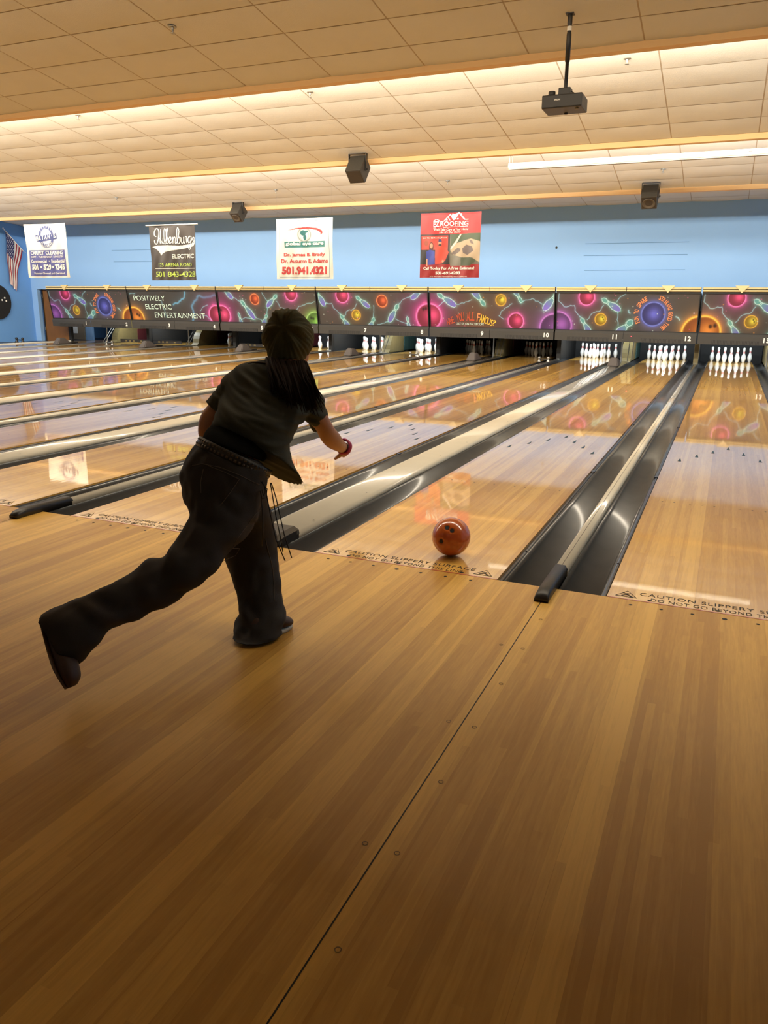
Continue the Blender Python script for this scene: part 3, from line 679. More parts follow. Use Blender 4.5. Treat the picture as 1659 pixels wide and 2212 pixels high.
# sprinklers
def sprinkler(x, y, z, label):
    s = obj('sprinkler', lathe([(.045,0),(.045,-.006),(.016,-.012),(.012,-.03),(.006,-.05),(.006,-.06),(.026,-.062),(.026,-.066),(0,-.068)], 14), M_STEEL, smooth=False, loc=(x, y, z)); tag(s, label, 'sprinkler', 'ceiling sprinklers')
where = [('nearest strip of ceiling, alone at the upper left', -4.45, 4.12), ('second ceiling strip, leftmost of its three', -8.74, 7.14), ('second ceiling strip, middle of its three', -4.44, 7.20), ('second ceiling strip, right of the projector', -.04, 7.21),
 ('third ceiling strip, leftmost of its row', -13.15, 12.9), ('third ceiling strip, above the white eye care banner', -8.5, 12.95), ('third ceiling strip, above the red banner', -4.31, 12.95), ('third ceiling strip, above the right speaker', -.01, 12.95),
 ('last ceiling strip, above the white carpet cleaning banner', -16.8, 15.5), ('last ceiling strip, between the black banner and the small speaker', -12.5, 15.5), ('last ceiling strip, right of the white eye care banner', -8.1, 15.5), ('last ceiling strip, right of the red banner', -4.05, 15.5), ('last ceiling strip, right of the right speaker', .04, 15.5)]
for d, x, y in where:
    for a, b, f, r in SEC:
        if a <= y <= b: sprinkler(x, y, f(y)-.005, 'small ceiling sprinkler on the %s' % d)

# ------------------------------------------------------------------ projector, speakers, fixture
M_PROJ = mat('projector_black', (.022,.020,.018), .45)
def rot_pts(bm, m): bmesh.ops.transform(bm, matrix=m, verts=bm.verts)
t = empty('projector', (-.31, 4.95, 3.27)); tag(t, 'black ceiling projector on a long black drop pole', 'projector')
obj('body', box(-.20, .20, -.13, .19, 0, .125, .012), M_PROJ, t)
bm = bmesh.new(); put_text(bm, 'EPSON', (-.045, -.1305, .075), RX, Vector((0,0,1)), .058, .016, .03, lift=.002); obj('maker_lettering', bm, M_WHITE, t)
obj('lens', lathe([(.0,.06),(.032,.06),(.036,.055),(.036,0),(0,0)], 20, off=(-.125, -.02, .118)), M_PROJ, t, True)
obj('foot', lathe([(0,-.012),(.018,-.012),(.02,0),(0,0)], 14, off=(.145,-.07,0)), M_OLIVE, t); obj('foot', lathe([(0,-.012),(.018,-.012),(.02,0),(0,0)], 14, off=(0,.12,0)), M_PROJ, t)
obj('mount_bracket', box(-.055, .065, -.06, .06, .125, .20, .01), M_PROJ, t)
ztop = 4.20-.14*(4.95-4.5) - 3.27
obj('pole', lathe([(.018,.195),(.018,.44),(.024,.44),(.024,.68),(.020,.70),(.020,ztop-.11),(.024,ztop-.09),(.024,ztop-.03),(.020,ztop-.01)], 14, off=(.005,0,0)), M_PROJ, t, True)
obj('pole_label', lathe([(.0225,ztop-.155),(.0225,ztop-.115)], 14, off=(.005,0,0)), M_WHITE, t, True)
obj('ceiling_plate', box(-.035, .045, -.04, .04, ztop-.012, ztop+.003), M_PROJ, t)
bm = bmesh.new(); tube(bm, [(.06,0,.17),(.10,.02,.15),(.16,.05,.15),(.185,.06,.135),(.17,.06,.12),(.14,.05,.14)], .005, 6); tube(bm, [(-.02,0,.18),(-.03,-.04,.13),(.03,-.02,.128)], .005, 6); obj('cable', bm, M_BLACK, t)

M_SPK = mat('speaker_cabinet', (.045,.041,.034), .55, noise_amt=.1); M_CONE = mat('speaker_cone', (.05,.04,.03), .35)
def speaker(x, y, z, a, wd, up, lo, label, cone=True):
    zc = [f(y) for q0, q1, f, r in SEC if q0 <= y <= q1][0] - z - .004
    t = empty('speaker', (x, y, z)); tag(t, label, 'speaker', 'black speakers under the ceiling')
    Mx = Matrix.Rotation(a, 4, 'X')
    bm = box(-wd/2, wd/2, -lo/2*0-.0, up, -lo, 0, .012)      # upper face: normal +z (towards ceiling), lower face: normal -y after rotation
    bmesh.ops.translate(bm, verts=bm.verts, vec=(0, -up/2, lo/2)); rot_pts(bm, Mx); obj('cabinet', bm, M_SPK, t)
    bm = box(-wd/2+.015, wd/2-.015, -up/2-.006, -up/2+.004, -lo/2+.015, lo/2-.015, .002); rot_pts(bm, Mx); g = obj('baffle', bm, mat('speaker_baffle', (.022,.014,.008), .7), t)
    if cone:
        bm = lathe([(.0,-.03),(.03,-.028),(.034,-.02),(.10,.006),(.118,.010),(.122,.004)], 28); bmesh.ops.scale(bm, vec=(min(wd,lo)*3.5,)*3, verts=bm.verts)
        rot_pts(bm, Matrix.Rotation(PI/2, 4, 'X')); bmesh.ops.translate(bm, verts=bm.verts, vec=(0, -up/2-.012, -.0)); rot_pts(bm, Mx); obj('woofer', bm, M_CONE, g, True)
    bm = bmesh.new(); yy = .02; hz = zc
    w2 = wd/2+.018
    for s in (-1, 1): bx(bm, s*w2-.006, s*w2+.006, -.03, .03, -.03, hz)
    bx(bm, -w2, w2, -.04, .04, hz-.008, hz+.004); obj('bracket', bm, M_BLACK, t)
    bm = bmesh.new(); tube(bm, [(w2-.01,0,0),(w2+.03,0,0)], .018, 10); obj('bracket_knob', bm, M_BLACK, t)
speaker(-4.87, 9.72, 3.66, math.radians(50), .30, .36, .28, 'black speaker hung below the second band, nearest of the three', False)
speaker(-10.04, 13.7, 3.525, math.radians(50), .26, .34, .30, 'black speaker near the white eye care banner, smallest and farthest left', True)
speaker(-.275, 13.68, 3.50, math.radians(50), .30, .34, .31, 'black speaker at the right, hung from the farthest band', True)

t = empty('light_fixture', (-.06, 11.1, 3.775)); tag(t, 'long white strip light fixture hung on chains at upper right', 'light fixture')
M_FIX = mat('fixture_white', (.40,.385,.34), .5)
bm = extrude_profile([(-.06,.06),(-.075,.0),(-.05,-.025),(.05,-.025),(.075,.0),(.06,.06)], -2.44, 2.44); rot_pts(bm, Matrix.Rotation(-PI/2, 4, 'Z')); obj('housing', bm, M_FIX, t)
bm = box(-2.44, 2.44, -.04, .04, -.045, -.026, .003); obj('lower_channel', bm, mat('fixture_beige', (.20,.165,.11), .6), t)
bm = bmesh.new(); bx(bm, 1.50, 1.56, -.078, -.074, .015, .03); obj('fixture_label', bm, M_BLACK, t)
for xx in (-2.38, 2.38):
    bm = bmesh.new(); tube(bm, [(xx-.03,-.05,-.03),(xx-.045,-.05,.15),(xx-.03,0,.30),(xx-.03,0,.42)], .006, 6); tube(bm, [(xx,0,.06),(xx-.02,0,.36)], .004, 6); obj('hanging_chain', bm, M_STEEL, t)

# ------------------------------------------------------------------ banners hung on cords under the ceiling
M_BAN = vmat('banner_vinyl', .45); M_BWHITE = mat('banner_white_ink', (.50,.49,.44), .5)
def banner(art, x0, x1, zt, zb, y, label, hem=.0, seed=0, trap=0.0):
    t = empty('banner', ((x0+x1)/2, y, zt)); tag(t, label, 'banner', 'advertising banners on the back wall side')
    W = x1-x0; Hh = zt-zb; rg = random.Random(seed); ph = [rg.uniform(0, 6) for _ in range(6)]
    def wav(u, v): return .010*np.sin(u*9+ph[0]+v*3)*(.4+v) + .007*np.sin(u*17+ph[1]-v*7) + .012*np.sin((u+v)*6+ph[2])*(1-v)*.6 + .006*np.sin(u*31+v*12+ph[3])*v
    def fun(u, v):
        uu = u - .5; return np.stack([uu*W*(1-trap*(v)) , wav(u, v), -v*Hh - .006*np.sin(u*PI)*(1-v)], 1)
    art.mesh('banner_sheet', fun, M_BAN, t, .50)
    Wc = art.W
    def PV(a, b):                                                     # canvas point (u in 0..W, v in 0..1) to local surface point in front
        u, v = np.array([a/Wc]), np.array([b]); p = fun(u, v)[0]; return Vector((p[0], p[1]-.0055, p[2]))
    def txt(bm, s, u, v, wd, ht, offset=.02, shear=0, mi=0, align='c', rot=0, spacing=1.0):
        put_text(bm, s, (0,0,0), RX, EZ, wd, ht, offset, shear, spacing, align, 0, rot, mi, vfun=lambda a, b: PV(u+a, v-b))
    for s in (-1, 1):
        bm = bmesh.new(); zc = SEC[3][2](y)-zt; tube(bm, [(s*(W/2-.03), 0, -.01), (s*(W/2-.03), 0, zc)], .0006, 4); obj('hanging_cord', bm, M_HOOD, t)
    return t, txt, PV, W, Hh
def cv(px0, px1, py0, py1, Wc):                                       # converter from zoom-crop numbers to canvas units
    return lambda x, y: ((x-px0)/(px1-px0)*Wc, (y-py0)/(py1-py0))
NAVY = (58,62,125)
# carpet cleaning banner
Wc = 1.08; A = Art(Wc, 290, 270, (240,236,222)); k = cv(530, 1520, 25, 1250, Wc)
A.rect(.06, 1.02, .485, .975, (92,94,160)); A.rect(.06, 1.02, .485, .495, NAVY)
A.ell(.555, .235, .19, .205, (62,72,130)); A.ell(.555, .235, .135, .145, (236,234,226)); A.ell(.60,.21,.05,.03,(130,140,180),.6); A.ell(.53,.32,.04,.02,(130,140,180),.5)
A.poly([(.27,.195),(.40,.215),(.60,.20),(.83,.175),(.84,.285),(.70,.30),(.55,.315),(.42,.33),(.29,.32)], (62,72,130))
t, txt, PV, W, Hh = banner(A, -14.14, -12.85, 3.095, 1.888, 10.8, 'white and navy BRYAN\'S carpet cleaning banner, farthest left', seed=1)
bm = bmesh.new()
for i, ch in enumerate("BRYAN'S"):
    if ch == "'": txt(bm, ch, .70, .22, .012, .03, .02); continue
    j = i; txt(bm, ch, .325+.0765*j*(.98), .262-.007*j+(.004 if j in (0,6) else 0), .058, .082, .03)
for s, ccw in (('CARPET', 1), ('CLEANING', -1)):
    for i, ch in enumerate(s):
        f = i/(len(s)-1); a = PI/2 + ccw*(.85-1.7*f)*(1 if ccw > 0 else 1)
        if ccw > 0: uu, vv, rr = .555+.162*math.cos(a), .235-.175*math.sin(a), a-PI/2
        else: a = -PI/2-.85+1.7*f; uu, vv, rr = .555+.162*math.cos(a), .235-.175*math.sin(a), a+PI/2
        txt(bm, ch, uu, vv, .026, .042, .02, rot=rr)
txt(bm, 'CARPET  CLEANING', .545, .535, .86, .072, .03); txt(bm, 'CARPET  -  TILE AND GROUT  /  UPHOLSTERY', .545, .610, .86, .036, .01)
txt(bm, 'Commercial  •  Residential', .545, .690, .88, .060, .02); txt(bm, '501 • 529 • 7345', .545, .805, .86, .105, .045); txt(bm, 'Veteran Owned and Operated', .56, .925, .80, .045, .015)
obj('lettering', bm, M_BWHITE, t)
# electric banner
Wc = 1.05; A = Art(Wc, 260, 260, (70,62,58))
k = cv(280, 1440, 180, 1615, Wc)
A.poly([k(*q) for q in ((330,735),(470,700),(700,690),(1000,710),(1200,695),(1330,675),(1400,640),(1415,560),(1425,600),(1410,680),(1380,730),(1300,760),(1100,795),(850,830),(680,860),(600,905),(555,965),(535,900),(490,830),(430,780))], (246,243,228))
t, txt, PV, W, Hh = banner(A, -10.45, -9.24, 2.965, 1.822, 10.8, 'dark grey Hillenburg Electric banner with white script', seed=2)
bm = bmesh.new(); txt(bm, 'ELECTRIC', *k(1125, 985), .50, .078, .012, mi=0); txt(bm, '125 ARENA ROAD', *k(910, 1205), .77, .068, .006, mi=1); txt(bm, '501 843-4328', *k(905, 1455), .94, .10, .02, mi=1)
a, b = k(375, 1300), k(1420, 1312)
for i in range(16):
    u0_, u1_ = a[0]+(b[0]-a[0])*i/16, a[0]+(b[0]-a[0])*(i+1)/16; bm.faces.new([bm.verts.new(PV(*q)) for q in ((u0_,b[1]),(u1_,b[1]),(u1_,a[1]),(u0_,a[1]))])
def stroke(bm, pts, w, n=6):
    P_ = []
    pts = [k(*q) for q in pts]; pts = [pts[0]] + pts + [pts[-1]]
    for i in range(1, len(pts)-2):
        for j in range(n):
            t_ = j/n; p0, p1, p2, p3 = pts[i-1:i+3]
            P_.append(tuple(.5*((2*p1[d]) + (-p0[d]+p2[d])*t_ + (2*p0[d]-5*p1[d]+4*p2[d]-p3[d])*t_**2 + (-p0[d]+3*p1[d]-3*p2[d]+p3[d])*t_**3) for d in (0,1)))
    P_.append(pts[-1]); prev = None
    for i, p in enumerate(P_):
        q0, q1 = P_[max(0,i-1)], P_[min(len(P_)-1,i+1)]; dx, dy = q1[0]-q0[0], q1[1]-q0[1]; l = math.hypot(dx, dy) or 1
        nx, ny = -dy/l*w, dx/l*w*.75; c = (bm.verts.new(PV(p[0]-nx, p[1]-ny)), bm.verts.new(PV(p[0]+nx, p[1]+ny)))
        if prev: bm.faces.new((prev[0], prev[1], c[1], c[0]))
        prev = c
for pts, w_ in (([(450,460),(415,440),(405,360),(440,270),(490,255),(520,320),(510,450),(490,580),(450,660),(410,620),(405,560)], .017), ([(585,270),(560,350),(550,500),(545,600),(555,640)], .015), ([(490,480),(540,520),(590,600),(600,640),(625,560),(632,500)], .011), ([(632,500),(625,600),(650,655),(700,590),(740,420),(700,260),(670,330),(665,560),(690,660),(740,600)], .013),
    ([(740,600),(780,430),(760,255),(730,330),(728,560),(750,655),(800,600),(840,560),(850,500),(820,480),(795,560),(815,650),(870,600)], .013), ([(870,600),(895,480),(890,650),(895,560),(930,480),(950,520),(945,640),(975,640),(1010,560)], .012), ([(1010,560),(1060,350),(1035,245),(1005,330),(995,600),(1020,660),(1060,600),(1060,500),(1040,490),(1070,510),(1095,500)], .013),
    ([(1095,500),(1090,600),(1110,655),(1150,600),(1160,490),(1155,620),(1175,650),(1200,560),(1205,480),(1240,500)], .012), ([(1240,500),(1230,640),(1275,520),(1320,480),(1290,480),(1265,560),(1280,650),(1330,580),(1340,490),(1325,650),(1310,790),(1285,820),(1275,770),(1330,700),(1400,600),(1410,520),(1380,510),(1350,590)], .012)): stroke(bm, pts, w_*.62)
obj('lettering', bm, [M_BWHITE, mat('lime_print', (.30,.40,.06), .5)], t)
bm = bmesh.new(); tube(bm, [(-.685,0,.006),(.685,0,.006)], .012, 8); obj('hanging_rod', bm, M_BWHITE, t)
# eye care banner
Wc = 1.09; A = Art(Wc, 280, 280, (240,236,224)); k = cv(680, 1105, 25, 497, Wc)
BLUEL = (95,135,165)
for a_, b_, c_, d_ in ((.06,1.03,.03,.037),(.06,1.03,.965,.972),(.06,.067,.03,.972),(1.023,1.03,.03,.972)): A.rect(a_, b_, c_, d_, BLUEL)
u0, v0 = k(743, 202); u1, v1 = k(1047, 250); A.rect(u0, u1, v0, v1, (40,125,120)); gx, gy = k(893, 150); A.ell(gx, gy, .125, .118, (60,75,75)); A.ell(gx, gy, .115, .108, (240,238,228))
A.ell(gx, gy+.0, .088, .112, (60,75,75), .7); A.ell(gx, gy, .082, .107, (236,236,226)); A.ell(gx-.02, gy-.03, .055, .045, (35,110,110)); A.ell(gx+.01, gy+.045, .03, .05, (35,110,110)); A.ell(gx+.045, gy-.05, .03, .02, (35,110,110))
A.poly([k(*q) for q in ((765,115),(830,97),(920,92),(985,100),(1025,120),(1030,140),(1015,155),(1012,135),(985,117),(930,105),(850,105))], (200,50,50)); A.rect(u0, u1, v0, v1, (40,125,120))
t, txt, PV, W, Hh = banner(A, -7.225, -5.93, 3.008, 1.842, 10.8, 'white global eye care banner with red telephone number', seed=3)
bm = bmesh.new(); txt(bm, 'global eye care', *k(896, 222), .73, .072, .035, mi=0); txt(bm, 'Dr. James B. Brady', *k(893, 308), .80, .075, .03, mi=1); txt(bm, 'Dr. Autumn E. Adams', *k(893, 354), .90, .068, .03, mi=1); txt(bm, '501.941.4321', *k(893, 430), .87, .135, .05, mi=1)
obj('lettering', bm, [M_BWHITE, mat('banner_red_print', (.30,.016,.018), .5)], t)
# roofing banner
Wc = 1.01; A = Art(Wc, 290, 300, (196,50,52)); k = cv(90, 1520, 105, 1660, Wc)
A.rect(0, Wc, 0, .03, (160,30,35)); A.rect(0, Wc, .79, 1, (165,32,36))
A.rect(.0, .50, .325, .79, (48,44,46)); A.rect(.02, .47, .345, .565, (205,70,58)); A.ell(.105,.46,.035,.045,(160,70,45)); 
A.ell(.19,.52,.035,.075,(80,45,35)); A.ell(.19,.50,.025,.04,(225,160,130)); A.poly([k(*q) for q in ((245,1020),(330,980),(440,1010),(455,1340),(285,1350),(240,1200))], (58,72,165)); A.poly([k(*q) for q in ((245,1200),(275,1200),(275,1370),(240,1380))], (225,165,135))
A.poly([k(*q) for q in ((450,920),(540,900),(600,900),(720,920),(780,1050),(700,1240),(620,1310),(460,1330))], (222,80,62)); A.ell(*k(565,830),.030,.05,(215,155,125)); A.ell(*k(565,868),.026,.02,(70,50,45)); A.poly([k(*q) for q in ((525,790),(530,730),(570,715),(600,740),(612,790))], (55,60,110)); A.ell(*k(640,1255),.022,.018,(225,160,130))
A.rect(.50, Wc, .325, .79, (110,105,90)); A.poly([k(*q) for q in ((820,610),(1520,600),(1520,800),(1430,770),(1290,720),(1150,760),(1000,830),(900,880),(820,900))], (78,92,66)); A.poly([k(*q) for q in ((820,1000),(950,830),(1150,770),(1300,730),(1520,800),(1520,1300),(1350,1180),(1100,1170),(900,1130))], (196,172,140))
A.poly([k(*q) for q in ((830,1080),(980,940),(1060,960),(1050,1020),(930,1110))], (120,105,98)); A.poly([k(*q) for q in ((1100,960),(1200,870),(1340,920),(1370,1020),(1230,1120),(1120,1060))], (118,104,100)); A.poly([k(*q) for q in ((1260,760),(1330,770),(1380,870),(1300,840))], (130,115,108)); A.poly([k(*q) for q in ((820,1090),(930,1120),(1100,1170),(1120,1370),(820,1370))], (128,122,108)); A.poly([k(*q) for q in ((1070,1180),(1300,1170),(1450,1250),(1300,1370),(1080,1370))], (82,92,70)); A.poly([k(*q) for q in ((1040,610),(1075,615),(960,820),(820,1000),(820,940))], (225,215,200))
t, txt, PV, W, Hh = banner(A, -4.07, -2.89, 3.015, 1.86, 10.8, 'red EZ Roofing banner with a printed photo of two people', seed=4, trap=.01)
bm = bmesh.new(); kk = lambda x, y: k(x, y)
txt(bm, 'EZ', *k(475, 370), .10, .085, .02); txt(bm, 'ROOFING', *k(895, 365), .46, .072, .012); txt(bm, '"We\'ll Take Care of Your Home', *k(815, 498), .58, .034, .008, .25); txt(bm, 'Like It\'s Our Own!"', *k(805, 562), .36, .032, .008, .25)
txt(bm, 'Join The EZ Roofing Team!', *k(440, 700), .40, .026, .004); txt(bm, 'Call Today For A Free Estimate!', *k(790, 1440), .87, .055, .03); txt(bm, '501-691-4283', *k(775, 1545), .43, .050, .045); txt(bm, '3735 Will Fuller Memorial Frwy, Suite B Cabot, AR', *k(790, 1635), .64, .022, .0)
def qd(pts): bm.faces.new([bm.verts.new(PV(*k(*q))) for q in pts][::-1])
qd([(405,452),(1215,430),(1215,440),(405,463)])
for pts in ([(400,290),(475,250),(475,265),(400,305)], [(475,250),(550,280),(550,295),(475,265)], [(575,305),(640,300),(800,130),(815,145),(650,315),(575,315)], [(800,130),(900,275),(870,285),(790,160)], [(850,125),(900,145),(990,110),(890,270),(830,180)], [(885,270),(1000,90),(1015,110),(905,285)], [(1000,90),(1150,270),(1120,280),(990,120)], [(1120,270),(1220,265),(1220,280),(1120,285)], [(1035,130),(1065,130),(1075,180),(1040,150)], [(705,265),(735,262),(735,285),(705,288)], [(955,240),(995,238),(995,270),(955,272)], [(680,280),(745,190),(755,200),(700,285)], [(745,190),(800,285),(775,285),(740,215)]): qd(pts)
obj('lettering', bm, M_BWHITE, t)

# ------------------------------------------------------------------ flag and black ball ornament on the left wall
t = empty('flag', (-20.93, 16.95, 2.98)); tag(t, 'striped red, white and blue flag on a slanting white pole, left wall', 'flag')
bm = bmesh.new(); tube(bm, [(0,.02,-.01),(.06,-.76,.64)], .012, 8); tube(bm, [(.062,-.785,.665),(.066,-.80,.68)], .024, 8); tube(bm, [(-.04,.20,-.06),(0,.02,-.01)], .004, 6); obj('pole', bm, M_WHITE, t)
A = Art(1., 90, 150, (225,220,212))
for i in range(0, 13, 2): A.rect(i/13, (i+1)/13, 0, 1, (150,35,48))
A.rect(0, 7/13, 0, .42, (38,42,92))
for i in range(9):
    for j in range(6 if i % 2 == 0 else 5): A.ell(.05+(j+(i % 2)*.5)*.085, .035+i*.044, .016, .011, (235,235,235))
def fun(u, v):
    p0 = np.array([.056,-.72,.61]); p1 = np.array([.008,-.03,.02]); base = p0+(p1-p0)*u[:, None]
    tip = np.array([.055,-.80,-1.02])+(np.array([.03,-.50,-1.34])-np.array([.055,-.80,-1.02]))*u[:, None]
    p = base*(1-v[:, None])+tip*v[:, None]; p[:, 0] += .02*np.sin(u*14+v*2)*v+.02*v; p[:, 1] += -.06*np.sin(PI*v)*u + .02*np.sin(v*9); return p
A.mesh('cloth', fun, vmat('flag_cloth', .8), t)
t = empty('wall_ornament', (-20.97, 15.70, 1.30)); tag(t, 'big black bowling ball cutout on the left wall', 'wall ornament')
bm = bmesh.new(); ring = [(math.cos(a)*.52, math.sin(a)*.56) for a in np.linspace(0, 2*PI, 48, endpoint=False)]
a_ = [bm.verts.new((0, y, z)) for y, z in ring]; b_ = [bm.verts.new((.04, y, z)) for y, z in ring]; bm.faces.new(b_); bm.faces.new(a_[::-1])
for i in range(48): bm.faces.new((a_[i], a_[(i+1)%48], b_[(i+1)%48], b_[i]))
obj('disc', bm, M_DARK, t)
for y, z in ((.27,.13),(.32,.03),(.16,.06)):
    bm = lathe([(0,.004),(.03,.004),(.03,0)], 12); rot_pts(bm, Matrix.Rotation(PI/2, 4, 'Y')); bmesh.ops.translate(bm, verts=bm.verts, vec=(.042,y,z)); obj('finger_hole', bm, M_WHITE, t)

# ------------------------------------------------------------------ the ball
t = empty('bowling_ball', (.182, .285, .1085)); tag(t, 'orange bowling ball with three finger holes rolling on lane 12', 'bowling ball')
m = mat('ball_orange', (.56,.115,.018), .22, coat=.7, coat_rough=.06, noise_amt=.28, noise_scale=14)
bm = bmesh.new(); bmesh.ops.create_uvsphere(bm, u_segments=64, v_segments=40, radius=.1075)
hd = []
tocam = (cam.location - t.location).normalized(); rr = tocam.cross(Vector((0,0,1))).normalized()*-1; uu = rr.cross(tocam)*-1
rr = R_; uu = U_
for a, b in ((-.285,.48),(-.035,.33),(-.58,-.22)):
    c = math.sqrt(max(0, 1-a*a-b*b)); hd.append((R_*a + U_*b - F_*c).normalized())
dark = []
for v in bm.verts:
    for h in hd:
        d = (v.co.normalized()-h).length
        if d < .115: v.co = v.co*(1-.16*(1-(d/.115)**4))
obj('shell', bm, m, t, True)
for h in hd:
    bm = bmesh.new(); q = h.to_track_quat('Z', 'Y').to_matrix().to_4x4(); bmesh.ops.create_circle(bm, cap_ends=True, radius=.0112, segments=20)
    rot_pts(bm, Matrix.Translation(h*.1070) @ q); obj('finger_hole', bm, M_DARK, t)

